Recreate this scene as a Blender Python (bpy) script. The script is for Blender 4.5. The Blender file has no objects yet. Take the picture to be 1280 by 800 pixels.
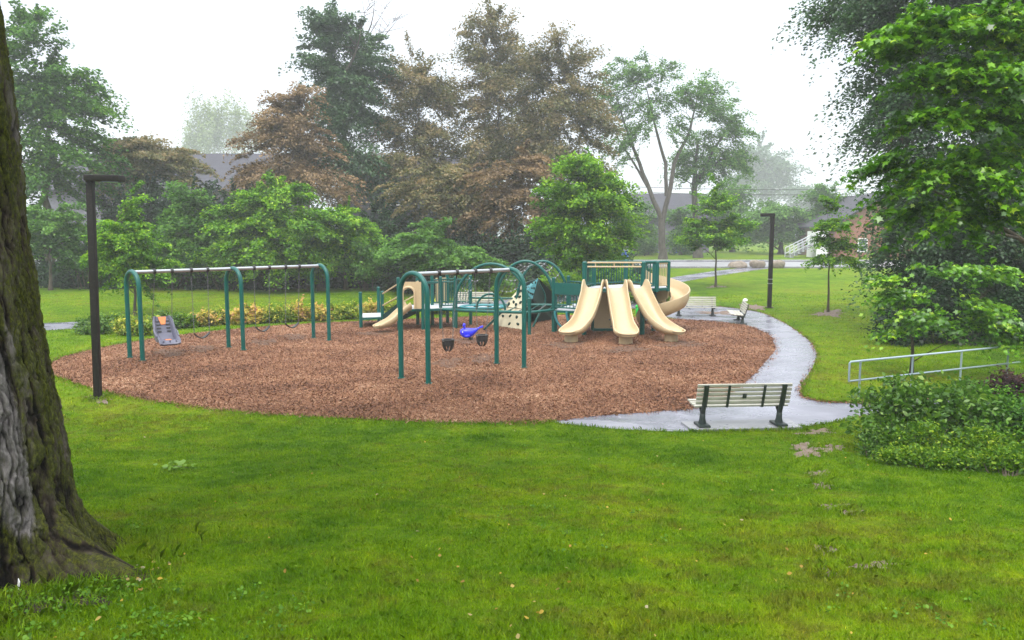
import bpy, bmesh, math, random
import numpy as np
from mathutils import Vector, Matrix
R = math.radians
rng = np.random.default_rng(7)
random.seed(7)
scn = bpy.context.scene
col = scn.collection

# ------------------------------------------------------------------ camera model and terrain
F = 1000.0; TH = math.atan(110 / 1000.0); CT, ST = math.cos(TH), math.sin(TH)
CAM = np.array([0.0, 0.0, 3.6])
BANK = 14.2

def hz(x, y):
    t = np.clip(1 - np.asarray(y, float) / BANK, 0, 1.25)
    return 2.0 * t ** 1.25 + 0.022 * np.clip(np.asarray(y, float) - 34, 0, 41)

def ray(px, py):
    fx = (px - 640) / F; v = (400 - py) / F
    return np.array([fx, CT + v * ST, -ST + v * CT])

def at(px, py, d):                       # world point on a pixel ray at depth Y = d
    r = ray(px, py)
    return CAM + r * (d / r[1])

def gnd(px, py):                         # where a pixel ray meets the terrain
    r = ray(px, py); r = r / r[1]
    a, b = 1.5, 300.0
    for _ in range(60):
        m = (a + b) / 2
        p = CAM + r * m
        if p[2] > hz(p[0], p[1]): a = m
        else: b = m
    p = CAM + r * a
    return np.array([p[0], p[1], float(hz(p[0], p[1]))])

# ------------------------------------------------------------------ mesh helpers
class MB:
    def __init__(s):
        s.v = []; s.f = []; s.n = 0; s.var = []
    def add(s, v, f, var=None):
        v = [tuple(map(float, p)) for p in v]
        s.v += v; s.f += [tuple(int(i) + s.n for i in q) for q in f]; s.n += len(v)
        s.var += [0.5 if var is None else var] * len(v)
        return s
    def box(s, c, size, rot=None, bev=0.0):
        hx, hy, h = size[0] / 2, size[1] / 2, size[2] / 2
        if bev > 0:
            b = min(bev, hx * .9, hy * .9, h * .9)
            bm = bmesh.new(); bmesh.ops.create_cube(bm, size=1.0)
            for v in bm.verts: v.co = Vector((v.co.x * size[0], v.co.y * size[1], v.co.z * size[2]))
            bmesh.ops.bevel(bm, geom=bm.edges[:], offset=b, segments=2, affect='EDGES', profile=.6)
            bm.verts.index_update()
            P = [v.co.copy() for v in bm.verts]; Fc = [[v.index for v in f.verts] for f in bm.faces]; bm.free()
        else:
            P = [Vector((x, y, z)) for z in (-h, h) for y in (-hy, hy) for x in (-hx, hx)]
            Fc = [(0, 2, 3, 1), (4, 5, 7, 6), (0, 1, 5, 4), (1, 3, 7, 5), (3, 2, 6, 7), (2, 0, 4, 6)]
        if rot is not None: P = [rot @ p for p in P]
        return s.add([p + Vector(c) for p in P], Fc)
    def tube(s, pts, rad, n=10, cap=True, closed=False):
        pts = [Vector(p) for p in pts]
        if not hasattr(rad, '__len__'): rad = [rad] * len(pts)
        V = []; Fc = []; m = len(pts); u = None
        for i, p in enumerate(pts):
            if closed: t = pts[(i + 1) % m] - pts[i - 1]
            else: t = (pts[min(i + 1, m - 1)] - pts[max(i - 1, 0)])
            if t.length < 1e-9: t = Vector((0, 0, 1))
            t.normalize()
            if u is None:
                u = t.orthogonal().normalized()
            u = (u - t * u.dot(t))
            if u.length < 1e-6: u = t.orthogonal()
            u.normalize(); w = t.cross(u)
            for k in range(n):
                a = 2 * math.pi * k / n
                V.append(p + (u * math.cos(a) + w * math.sin(a)) * rad[i])
        for i in range(m if closed else m - 1):
            j = (i + 1) % m
            for k in range(n):
                l = (k + 1) % n
                Fc.append((i * n + k, i * n + l, j * n + l, j * n + k))
        if cap and not closed:
            Fc.append(tuple(range(n - 1, -1, -1))); Fc.append(tuple((m - 1) * n + k for k in range(n)))
        return s.add(V, Fc)
    def sweep(s, pts, sides, profiles):     # sides: lateral unit vectors, profiles: list of loops of (u, v)
        V = []; Fc = []; m = len(pts); n = len(profiles[0])
        for i in range(m):
            p = Vector(pts[i])
            t = (Vector(pts[min(i + 1, m - 1)]) - Vector(pts[max(i - 1, 0)])).normalized()
            a = Vector(sides[i]).normalized(); up = a.cross(t)
            if up.z < 0: up = -up
            for (u, v) in profiles[i]: V.append(p + a * u + up * v)
        for i in range(m - 1):
            for k in range(n):
                l = (k + 1) % n
                Fc.append((i * n + k, i * n + l, (i + 1) * n + l, (i + 1) * n + k))
        Fc.append(tuple(range(n))); Fc.append(tuple((m - 1) * n + k for k in range(n - 1, -1, -1)))
        return s.add(V, Fc)
    def lathe(s, prof, c, n=16):
        V = []; Fc = []
        for (r, z) in prof:
            for k in range(n):
                a = 2 * math.pi * k / n; V.append((c[0] + r * math.cos(a), c[1] + r * math.sin(a), c[2] + z))
        for i in range(len(prof) - 1):
            for k in range(n):
                l = (k + 1) % n; Fc.append((i * n + k, i * n + l, (i + 1) * n + l, (i + 1) * n + k))
        Fc.append(tuple(range(n - 1, -1, -1))); Fc.append(tuple((len(prof) - 1) * n + k for k in range(n)))
        return s.add(V, Fc)
    def ball(s, c, r, seg=10, rings=7, rot=None):
        if not hasattr(r, '__len__'): r = (r, r, r)
        V = []; Fc = []
        for i in range(rings + 1):
            ph = math.pi * i / rings
            for k in range(seg):
                a = 2 * math.pi * k / seg
                p = Vector((r[0] * math.sin(ph) * math.cos(a), r[1] * math.sin(ph) * math.sin(a), r[2] * math.cos(ph)))
                if rot is not None: p = rot @ p
                V.append(p + Vector(c))
        for i in range(rings):
            for k in range(seg):
                l = (k + 1) % seg; Fc.append((i * seg + k, (i + 1) * seg + k, (i + 1) * seg + l, i * seg + l))
        return s.add(V, Fc)
    def slab(s, poly, th):                  # planar polygon given thickness along its normal
        P = [Vector(p) for p in poly]; n = len(P)
        nv = Vector((0, 0, 0))
        for i in range(n): nv += (P[i] - P[0]).cross(P[(i + 1) % n] - P[0])
        nv.normalize()
        V = [p + nv * th / 2 for p in P] + [p - nv * th / 2 for p in P]
        Fc = [tuple(range(n)), tuple(range(2 * n - 1, n - 1, -1))]
        for i in range(n):
            j = (i + 1) % n; Fc.append((i, i + n, j + n, j))
        return s.add(V, Fc)
    def build(s, name, mat, parent=None, smooth=False, recalc=True):
        me = bpy.data.meshes.new(name)
        me.from_pydata(s.v, [], s.f)
        if recalc:
            bm = bmesh.new(); bm.from_mesh(me)
            bmesh.ops.recalc_face_normals(bm, faces=bm.faces[:]); bm.to_mesh(me); bm.free()
        return link(name, me, mat, parent, smooth)

def link(name, me, mat, parent=None, smooth=False):
    me.materials.append(mat)
    if smooth:
        me.polygons.foreach_set('use_smooth', np.ones(len(me.polygons), bool))
        try: me.set_sharp_from_angle(angle=R(smooth if smooth > 1 else 40))
        except Exception: pass
    me.update()
    o = bpy.data.objects.new(name, me); col.objects.link(o)
    if parent is not None:
        o.parent = parent
        o.matrix_parent_inverse = Matrix.Translation(-parent.location) if parent.type == 'EMPTY' else Matrix.Identity(4)
    return o

def fast_mesh(name, V, k, var=None):      # V (N,k,3): N separate polygons of k verts
    N = V.shape[0]
    me = bpy.data.meshes.new(name)
    me.vertices.add(N * k); me.vertices.foreach_set('co', V.reshape(-1).astype(np.float32))
    me.loops.add(N * k); me.loops.foreach_set('vertex_index', np.arange(N * k, dtype=np.int32))
    me.polygons.add(N); me.polygons.foreach_set('loop_start', np.arange(0, N * k, k, dtype=np.int32))
    try: me.polygons.foreach_set('loop_total', np.full(N, k, dtype=np.int32))
    except Exception: pass
    if var is not None:
        a = me.attributes.new('var', 'FLOAT', 'POINT')
        a.data.foreach_set('value', np.repeat(var, k).astype(np.float32))
    me.update(calc_edges=True); me.validate()
    return me

def tag(o, label=None, cat=None, group=None, kind=None):
    if label: o['label'] = label
    if cat: o['category'] = cat
    if group: o['group'] = group
    if kind: o['kind'] = kind
    return o

def thing(name, loc, label, cat, group=None):
    o = bpy.data.objects.new(name, None); col.objects.link(o)
    o.empty_display_size = .2
    o.location = Vector([float(c) for c in loc])
    return tag(o, label, cat, group)

def copy_tree(o, parent=None):
    c = o.copy(); col.objects.link(c)
    if parent is not None: c.parent = parent
    for ch in [x for x in bpy.data.objects if x.parent == o]:
        copy_tree(ch, c)
    return c

# ------------------------------------------------------------------ materials
def newmat(name):
    m = bpy.data.materials.new(name); m.use_nodes = True
    nt = m.node_tree; nt.nodes.clear()
    return m, nt, nt.nodes, nt.links

def N(nt, typ, **kw):
    n = nt.nodes.new(typ)
    for k, v in kw.items():
        if k in n.inputs: n.inputs[k].default_value = v
        else: setattr(n, k, v)
    return n

def ramp(nt, fac, stops):
    r = nt.nodes.new('ShaderNodeValToRGB')
    e = r.color_ramp.elements
    while len(e) < len(stops): e.new(.5)
    for i, (p, c) in enumerate(stops):
        e[i].position = p; e[i].color = (*c, 1) if len(c) == 3 else c
    nt.links.new(fac, r.inputs[0])
    return r.outputs[0]

def coords(nt, scale=(1, 1, 1), kind='Object'):
    tc = nt.nodes.new('ShaderNodeTexCoord'); mp = nt.nodes.new('ShaderNodeMapping')
    mp.inputs['Scale'].default_value = scale
    nt.links.new(tc.outputs[kind], mp.inputs[0]); return mp.outputs[0]

def world_pos(nt, scale=(1, 1, 1)):
    g = nt.nodes.new('ShaderNodeNewGeometry'); mp = nt.nodes.new('ShaderNodeMapping')
    mp.inputs['Scale'].default_value = scale
    nt.links.new(g.outputs['Position'], mp.inputs[0]); return mp.outputs[0]

def noise(nt, vec, scale, detail=4, rough=.6, dist=0):
    n = N(nt, 'ShaderNodeTexNoise', Scale=scale, Detail=detail, Roughness=rough, Distortion=dist)
    nt.links.new(vec, n.inputs['Vector']); return n.outputs['Fac']

def mixc(nt, fac, a, b, mode='MIX'):
    m = nt.nodes.new('ShaderNodeMix'); m.data_type = 'RGBA'; m.blend_type = mode
    for i, v in ((0, fac), (6, a), (7, b)):
        if hasattr(v, 'is_linked'): nt.links.new(v, m.inputs[i])
        else: m.inputs[i].default_value = v if i == 0 else ((*v, 1) if len(v) == 3 else v)
    return m.outputs[2]

def math_n(nt, op, a, b=0.0, clamp=False):
    m = nt.nodes.new('ShaderNodeMath'); m.operation = op; m.use_clamp = clamp
    for i, v in ((0, a), (1, b)):
        if hasattr(v, 'is_linked'): nt.links.new(v, m.inputs[i])
        else: m.inputs[i].default_value = v
    return m.outputs[0]

def bump(nt, h, strength=.3, dist=.01):
    b = N(nt, 'ShaderNodeBump', Strength=strength, Distance=dist)
    nt.links.new(h, b.inputs['Height']); return b.outputs[0]

def finish(nt, color, rough=.6, normal=None, spec=.4, metal=0.0):
    p = nt.nodes.new('ShaderNodeBsdfPrincipled'); o = nt.nodes.new('ShaderNodeOutputMaterial')
    for key, v in (('Base Color', color), ('Roughness', rough)):
        if hasattr(v, 'is_linked'): nt.links.new(v, p.inputs[key])
        else: p.inputs[key].default_value = (*v, 1) if key == 'Base Color' else v
    p.inputs['Specular IOR Level'].default_value = spec; p.inputs['Metallic'].default_value = metal
    if normal is not None: nt.links.new(normal, p.inputs['Normal'])
    nt.links.new(p.outputs[0], o.inputs[0]); return p

def paint(name, c, rough=.35, spec=.5, metal=0.0, var=.25, dirt=(.12, .08, .05), dirt_amt=.2, scale=6):
    m, nt, _, _ = newmat(name)
    v = world_pos(nt)
    n1 = noise(nt, v, scale, 5, .65)
    c1 = mixc(nt, math_n(nt, 'MULTIPLY', n1, 1.0), tuple(x * (1 - var) for x in c), tuple(min(1, x * (1 + var)) for x in c))
    n2 = noise(nt, v, scale * 3.1, 6, .7)
    d = math_n(nt, 'MULTIPLY', math_n(nt, 'SUBTRACT', n2, .52, True), dirt_amt * 6, True)
    c2 = mixc(nt, d, c1, dirt)
    r = math_n(nt, 'ADD', math_n(nt, 'MULTIPLY', n2, .25), rough - .1)
    finish(nt, c2, r, bump(nt, n2, .08, .01), spec, metal)
    return m

def leafmat(name, stops, trans=.38, gloss=.018, clump_scale=.6, rough=.45):
    m, nt, nodes, L = newmat(name)
    a = N(nt, 'ShaderNodeAttribute', attribute_name='var')
    n = noise(nt, world_pos(nt), clump_scale, 3, .6)
    f = math_n(nt, 'ADD', math_n(nt, 'MULTIPLY', a.outputs['Fac'], .75), math_n(nt, 'MULTIPLY', math_n(nt, 'SUBTRACT', n, .25), .5), True)
    c = ramp(nt, f, stops)
    d = N(nt, 'ShaderNodeBsdfDiffuse'); t = N(nt, 'ShaderNodeBsdfTranslucent'); g = N(nt, 'ShaderNodeBsdfGlossy', Roughness=rough)
    ct = mixc(nt, .5, c, (.9, 1.0, .35), 'MULTIPLY'); 
    L.new(c, d.inputs[0]); L.new(mixc(nt, .5, c, ct), t.inputs[0])
    m1 = N(nt, 'ShaderNodeMixShader', Fac=trans); L.new(d.outputs[0], m1.inputs[1]); L.new(t.outputs[0], m1.inputs[2])
    m2 = N(nt, 'ShaderNodeMixShader', Fac=gloss); L.new(m1.outputs[0], m2.inputs[1]); L.new(g.outputs[0], m2.inputs[2])
    o = N(nt, 'ShaderNodeOutputMaterial'); L.new(m2.outputs[0], o.inputs[0])
    return m

def barkmat(name, a, b, scale=6, stretch=.25):
    m, nt, _, _ = newmat(name)
    v = world_pos(nt, (1, 1, stretch))
    n = noise(nt, v, scale, 6, .7, .4)
    finish(nt, ramp(nt, n, [(.3, a), (.7, b)]), .85, bump(nt, n, .8, .04), .2)
    return m

def grass_color(nt, fine=True):
    v = world_pos(nt)
    n1 = noise(nt, v, .16, 3, .5)          # broad yellowish / lush areas
    n2 = noise(nt, v, 1.3, 4, .65)
    n3 = noise(nt, v, 7, 5, .7)
    n4 = noise(nt, v, 2.6, 6, .75, .6)
    f = math_n(nt, 'ADD', math_n(nt, 'MULTIPLY', n1, .40), math_n(nt, 'ADD', math_n(nt, 'MULTIPLY', n2, .32), math_n(nt, 'MULTIPLY', n3, .28)))
    c = ramp(nt, f, [(.35, (.034, .090, .002)), (.44, (.088, .190, .0025)), (.53, (.168, .285, .0035)), (.64, (.30, .390, .008))])
    dry = math_n(nt, 'MULTIPLY', math_n(nt, 'SUBTRACT', math_n(nt, 'ADD', math_n(nt, 'MULTIPLY', n4, .6), math_n(nt, 'MULTIPLY', n1, .4)), .505), 9.0, True)
    dry = math_n(nt, 'MULTIPLY', dry, .62)
    c = mixc(nt, dry, c, (.115, .083, .022))
    return c, n3, n2

M = {}
def build_materials():
    # lawn ground sheet
    m, nt, _, _ = newmat('lawn'); c, n3, n2 = grass_color(nt)
    c = mixc(nt, 1.0, c, (.66, .66, .62), 'MULTIPLY')   # shade among the blades, put into the sheet colour
    n4 = noise(nt, world_pos(nt), 60, 3, .7)
    c = mixc(nt, math_n(nt, 'MULTIPLY', math_n(nt, 'SUBTRACT', n4, .5, True), 2.2, True), c, (.05, .075, .012))
    finish(nt, c, .8, bump(nt, math_n(nt, 'ADD', n4, n3), .7, .05), .04); M['lawn'] = m
    # grass blades share the lawn colouring, each blade a little different
    m, nt, nodes, L = newmat('grass_blade'); c, _, _ = grass_color(nt)
    a = N(nt, 'ShaderNodeAttribute', attribute_name='var')
    tint = ramp(nt, a.outputs['Fac'], [(0, (.5, .6, .45)), (.55, (1.0, 1.05, .9)), (.9, (1.35, 1.35, 1.0)), (1, (1.9, 1.5, 1.1))])
    c = mixc(nt, 1.0, c, tint, 'MULTIPLY')
    d = N(nt, 'ShaderNodeBsdfDiffuse'); t = N(nt, 'ShaderNodeBsdfTranslucent'); g = N(nt, 'ShaderNodeBsdfGlossy', Roughness=.4)
    L.new(c, d.inputs[0]); L.new(c, t.inputs[0])
    m1 = N(nt, 'ShaderNodeMixShader', Fac=.35); L.new(d.outputs[0], m1.inputs[1]); L.new(t.outputs[0], m1.inputs[2])
    m2 = N(nt, 'ShaderNodeMixShader', Fac=.012); L.new(m1.outputs[0], m2.inputs[1]); L.new(g.outputs[0], m2.inputs[2])
    o = N(nt, 'ShaderNodeOutputMaterial'); L.new(m2.outputs[0], o.inputs[0]); M['blade'] = m
    # wood chips
    chip = [(0, (.024, .010, .006)), (.3, (.102, .043, .022)), (.58, (.205, .093, .048)), (.82, (.29, .158, .090)), (1, (.45, .31, .20))]
    m, nt, _, L = newmat('wood_chips'); v = world_pos(nt)
    vo = N(nt, 'ShaderNodeTexVoronoi', Scale=22.0, Randomness=1.0); L.new(v, vo.inputs['Vector'])
    sx = N(nt, 'ShaderNodeSeparateColor'); L.new(vo.outputs['Color'], sx.inputs[0])
    big = noise(nt, v, .45, 5, .65)
    f = math_n(nt, 'ADD', math_n(nt, 'MULTIPLY', sx.outputs[0], .5), math_n(nt, 'SUBTRACT', math_n(nt, 'MULTIPLY', big, 1.1), .27))
    finish(nt, ramp(nt, f, chip), .8, bump(nt, sx.outputs[1], .9, .03), .2); M['mulch'] = m
    m, nt, _, L = newmat('wood_chip'); a = N(nt, 'ShaderNodeAttribute', attribute_name='var')
    big = noise(nt, world_pos(nt), .45, 5, .65)
    f = math_n(nt, 'ADD', math_n(nt, 'MULTIPLY', a.outputs['Fac'], .75), math_n(nt, 'SUBTRACT', math_n(nt, 'MULTIPLY', big, 1.0), .34))
    finish(nt, ramp(nt, f, chip), .75, None, .25); M['chip'] = m
    # wet asphalt
    def wet(name, c0, c1, r0, r1):
        m, nt, _, L = newmat(name); v = world_pos(nt)
        n1 = noise(nt, v, .9, 5, .6, .5); n2 = noise(nt, v, 45, 3, .6)
        n5 = noise(nt, world_pos(nt, (.6, 1.0, 1)), .8, 5, .65, .8)
        f = math_n(nt, 'ADD', math_n(nt, 'MULTIPLY', n1, .7), math_n(nt, 'MULTIPLY', n2, .3))
        c = ramp(nt, f, [(.3, c0), (.7, c1)])
        r = ramp(nt, n5, [(.35, (r0,) * 3), (.6, (r1,) * 3)])
        finish(nt, c, r, bump(nt, n2, .2, .006), 1.0); return m
    M['asphalt'] = wet('wet_asphalt', (.095, .098, .125), (.215, .215, .265), .07, .40)
    M['road'] = wet('road_asphalt', (.16, .16, .17), (.24, .24, .25), .3, .5)
    M['concrete'] = wet('damp_concrete', (.15, .15, .17), (.26, .26, .28), .15, .42)
    m, nt, _, L = newmat('bare_soil'); v = world_pos(nt); n = noise(nt, v, 9, 6, .7)
    finish(nt, ramp(nt, n, [(.3, (.07, .045, .032)), (.55, (.16, .12, .095)), (.75, (.25, .21, .18))]), .85, bump(nt, n, .6, .03), .2); M['soil'] = m
    m, nt, _, L = newmat('dark_soil_and_shade'); v = world_pos(nt); n = noise(nt, v, 14, 6, .7)
    finish(nt, ramp(nt, n, [(.3, (.012, .008, .006)), (.7, (.06, .042, .03))]), .9, bump(nt, n, .8, .04), .2); M['soil_shade'] = m  # soil at the tree foot, and painted shade under the bushes
    m, nt, _, L = newmat('worn_chips'); v = world_pos(nt); n = noise(nt, v, 16, 6, .75)
    finish(nt, ramp(nt, n, [(.3, (.05, .027, .018)), (.6, (.125, .07, .045)), (.8, (.22, .14, .095))]), .85, bump(nt, n, .7, .03), .2); M['worn'] = m
    # paints
    M['green'] = paint('green_powder_coat', (.0004, .082, .069), .3, .33, 0, .2, (.01, .085, .075), .15)
    M['dgreen'] = paint('dark_green_plastic', (.002, .028, .023), .5, .2, 0, .25)
    M['teal'] = paint('teal_plastic', (.03, .22, .25), .35, .5, 0, .2)
    M['tan'] = paint('tan_plastic', (.45, .345, .20), .38, .5, 0, .06, (.30, .21, .12), .24, 4)
    M['cream'] = paint('cream_panel', (.50, .45, .31), .45, .4, 0, .08, (.4, .3, .18), .2, 4)
    M['galv'] = paint('galvanised_steel', (.36, .38, .40), .36, .5, .75, .12, (.3, .3, .3), .2)
    M['deckgrey'] = paint('grey_coated_deck', (.42, .44, .47), .4, .5, 0, .12)
    M['chain'] = paint('chain_steel', (.13, .135, .14), .45, .5, .5, .2)
    M['rubber'] = paint('black_rubber', (.018, .018, .02), .5, .4, 0, .3)
    M['black'] = paint('black_cast_iron', (.012, .022, .02), .4, .5, 0, .3)
    M['lamp'] = paint('dark_brown_lamp_paint', (.013, .011, .011), .5, .2, 0, .25, (.08, .06, .05), .3)
    M['blue'] = paint('blue_plastic', (.02, .025, .75), .3, .5, 0, .1, (.02, .02, .5), .1)
    M['bgreen'] = paint('bright_green_plastic', (.01, .62, .06), .3, .5, 0, .1, (.01, .5, .05), .1)
    M['purple'] = paint('purple_grey_plastic', (.105, .108, .155), .4, .4, 0, .15)
    M['orange'] = paint('orange_plastic', (.75, .22, .06), .4, .4, 0, .1)
    M['white'] = paint('white_paint', (.78, .78, .78), .5, .4, 0, .06)
    M['rail'] = paint('pale_blue_grey_rail', (.30, .37, .43), .35, .5, .3, .12)
    m, nt, _, L = newmat('weathered_slat'); v = world_pos(nt, (1, 6, 6)); n = noise(nt, v, 3, 6, .7)
    finish(nt, ramp(nt, n, [(.3, (.29, .28, .235)), (.6, (.43, .42, .36)), (.8, (.52, .50, .45))]), .5, bump(nt, n, .25, .01), .35); M['slat'] = m
    m, nt, _, L = newmat('boulder_stone'); v = world_pos(nt); n = noise(nt, v, 4, 7, .7)
    finish(nt, ramp(nt, n, [(.3, (.13, .105, .08)), (.7, (.30, .255, .21))]), .8, bump(nt, n, .8, .1), .2); M['stone'] = m
    # buildings
    def brick(name, a, b, mortar, sc):
        m, nt, _, L = newmat(name); v = coords(nt, kind='Object')
        mp = N(nt, 'ShaderNodeMapping'); mp.inputs['Rotation'].default_value = (R(90), 0, 0); L.new(v, mp.inputs[0])
        br = N(nt, 'ShaderNodeTexBrick', Color1=(*a, 1), Color2=(*b, 1), Mortar=(*mortar, 1), Scale=sc)
        br.inputs['Mortar Size'].default_value = .012
        L.new(mp.outputs[0], br.inputs['Vector'])
        n = noise(nt, v, 1.5, 4); c = mixc(nt, .35, br.outputs[0], ramp(nt, n, [(.3, (.5, .5, .5)), (.7, (1, 1, 1))]), 'MULTIPLY')
        finish(nt, c, .85, None, .2); return m
    M['brick'] = brick('red_brick', (.32, .13, .085), (.24, .10, .07), (.3, .26, .22), 3.5)
    M['greybrick'] = brick('purple_grey_brick', (.16, .15, .19), (.13, .125, .16), (.18, .17, .2), 2.5)
    M['dwall'] = paint('dark_siding', (.045, .045, .06), .7, .3, 0, .2)
    M['pwall'] = paint('pink_grey_siding', (.36, .30, .31), .7, .3, 0, .12)
    m, nt, _, L = newmat('roof_shingle'); v = coords(nt); n = noise(nt, v, 9, 5, .7); n2 = noise(nt, coords(nt, (.3, 8, 8)), 1.5, 3)
    finish(nt, ramp(nt, math_n(nt, 'ADD', math_n(nt, 'MULTIPLY', n, .6), math_n(nt, 'MULTIPLY', n2, .4)), [(.35, (.028, .028, .036)), (.65, (.065, .065, .082))]), .8, bump(nt, n, .4, .05), .2); M['roof'] = m
    M['bluedoor'] = paint('blue_door_paint', (.05, .13, .48), .4)
    m, nt, _, _ = newmat('window_glass'); finish(nt, (.12, .15, .18), .08, None, .6); M['glass'] = m
    # bark
    M['bark'] = barkmat('brown_bark', (.035, .028, .022), (.12, .095, .07))
    M['greybark'] = barkmat('grey_bark', (.035, .03, .025), (.11, .098, .08))
    m, nt, _, L = newmat('mossy_bark'); v = world_pos(nt, (1, 1, .35))
    a = N(nt, 'ShaderNodeAttribute', attribute_name='ridge')
    n = noise(nt, v, 22, 9, .75, .6); nm = noise(nt, world_pos(nt, (1, 1, .45)), 3.2, 8, .75, .3); ng = noise(nt, world_pos(nt, (1, 1, .2)), 2.1, 6, .6); nf = noise(nt, world_pos(nt, (1, 1, .45)), 48, 6, .8)
    rg = a.outputs['Fac']
    base = ramp(nt, math_n(nt, 'ADD', math_n(nt, 'MULTIPLY', n, .5), math_n(nt, 'MULTIPLY', rg, .5)), [(.25, (.004, .003, .003)), (.42, (.022, .016, .012)), (.58, (.075, .056, .043)), (.72, (.15, .125, .105)), (.9, (.22, .19, .165))])
    bare = math_n(nt, 'MULTIPLY', math_n(nt, 'MULTIPLY', math_n(nt, 'SUBTRACT', ng, .585), 14, True), math_n(nt, 'MULTIPLY', rg, 1.2, True))
    base = mixc(nt, bare, base, ramp(nt, n, [(.35, (.10, .085, .08)), (.65, (.30, .27, .26))]))
    ab = N(nt, 'ShaderNodeAttribute', attribute_name='bare')
    scar = math_n(nt, 'MULTIPLY', math_n(nt, 'SUBTRACT', math_n(nt, 'ADD', ab.outputs['Fac'], math_n(nt, 'MULTIPLY', n, .5)), .62), 6, True)
    scar = math_n(nt, 'MULTIPLY', scar, math_n(nt, 'MULTIPLY', rg, 1.5, True))
    base = mixc(nt, scar, base, ramp(nt, n, [(.35, (.12, .105, .105)), (.65, (.36, .33, .33))])); bare = math_n(nt, 'MAXIMUM', bare, scar)
    mf = math_n(nt, 'MULTIPLY', math_n(nt, 'SUBTRACT', math_n(nt, 'ADD', math_n(nt, 'ADD', math_n(nt, 'MULTIPLY', nm, .75), math_n(nt, 'MULTIPLY', rg, .22)), math_n(nt, 'MULTIPLY', nf, .25)), .575), 8, True)
    mf = math_n(nt, 'MULTIPLY', mf, math_n(nt, 'SUBTRACT', 1.0, math_n(nt, 'MULTIPLY', bare, .9)))
    moss = ramp(nt, nf, [(.36, (.010, .014, .001)), (.5, (.060, .074, .004)), (.66, (.16, .175, .010))])
    hgt = math_n(nt, 'ADD', n, math_n(nt, 'MULTIPLY', nf, .5))
    finish(nt, mixc(nt, math_n(nt, 'MULTIPLY', mf, .85), base, moss), .9, bump(nt, hgt, 1.0, .05), .12); M['moss'] = m
    # foliage
    def lm(k, *a, **kw): M[k] = leafmat(k + '_leaves', *a, **kw)
    lm('l_bright', [(.1, (.022, .075, .003)), (.4, (.080, .225, .006)), (.7, (.21, .42, .010)), (1, (.40, .54, .015))])
    lm('l_mid', [(.1, (.015, .060, .007)), (.5, (.062, .180, .014)), (.85, (.145, .31, .022)), (1, (.23, .38, .04))])
    lm('l_soft', [(.1, (.032, .095, .014)), (.5, (.090, .225, .028)), (.9, (.19, .36, .05))])
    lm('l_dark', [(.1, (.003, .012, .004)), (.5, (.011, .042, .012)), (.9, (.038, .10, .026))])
    lm('l_grey', [(.1, (.012, .042, .014)), (.5, (.046, .115, .038)), (.9, (.12, .22, .08))], gloss=.035)
    lm('l_bronze', [(.1, (.075, .052, .026)), (.4, (.205, .138, .070)), (.7, (.33, .225, .12)), (1, (.44, .31, .18))])
    lm('l_olive', [(.1, (.055, .060, .022)), (.35, (.13, .14, .048)), (.6, (.245, .19, .085)), (1, (.36, .26, .13))])
    lm('l_weep', [(.1, (.08, .12, .03)), (.5, (.17, .24, .06)), (.9, (.28, .35, .12))])
    lm('l_maple', [(.05, (.014, .055, .002)), (.4, (.065, .20, .004)), (.72, (.175, .39, .007)), (1, (.42, .56, .03))], gloss=.045, rough=.35, clump_scale=1.4)
    lm('l_yellow', [(.05, (.05, .12, .01)), (.4, (.17, .28, .02)), (.7, (.45, .45, .05)), (.88, (.62, .55, .08)), (1, (.55, .22, .15))], clump_scale=2.5)
    lm('l_pinkyellow', [(.05, (.06, .12, .015)), (.3, (.30, .31, .035)), (.5, (.62, .48, .08)), (.75, (.60, .30, .17)), (1, (.58, .20, .19))], clump_scale=2.5)
    lm('l_dogwood', [(.1, (.016, .058, .006)), (.45, (.065, .165, .014)), (.78, (.155, .29, .025)), (1, (.30, .40, .07))], clump_scale=2.0, gloss=.035)
    lm('l_spirea', [(.1, (.025, .08, .005)), (.45, (.085, .20, .009)), (.78, (.22, .34, .015)), (.95, (.38, .44, .03)), (1, (.36, .17, .10))], clump_scale=2.0)
    lm('l_barberry', [(.1, (.02, .012, .012)), (.5, (.055, .025, .026)), (.85, (.12, .05, .045)), (1, (.07, .09, .03))])
    lm('l_fallen', [(.1, (.22, .13, .03)), (.5, (.48, .34, .05)), (.8, (.33, .27, .14)), (1, (.42, .38, .26))], clump_scale=5)
    lm('l_weed', [(.1, (.035, .095, .004)), (.5, (.085, .21, .007)), (.9, (.16, .31, .02))], clump_scale=3)
build_materials()

# ------------------------------------------------------------------ foliage generators
def unit(v): return v / np.maximum(np.linalg.norm(v, axis=-1, keepdims=True), 1e-9)

T_RHOMB = np.array([(0, -.5, 0), (.34, -.05, .05), (0, .5, -.03), (-.34, -.05, .05)])
T_OVAL = np.array([(0, -.5, 0), (.2, -.22, .05), (.24, .08, .06), (0, .5, -.05), (-.24, .08, .06), (-.2, -.22, .05)])
T_MAPLE = np.array([(0, -.5, 0), (.10, -.25, 0), (.36, -.32, -.04), (.26, -.08, 0), (.52, .10, -.08), (.24, .12, .02), (.14, .22, .02), (0, .52, -.08),
                    (-.14, .22, .02), (-.24, .12, .02), (-.52, .10, -.08), (-.26, -.08, 0), (-.36, -.32, -.04), (-.10, -.25, 0)])

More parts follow.
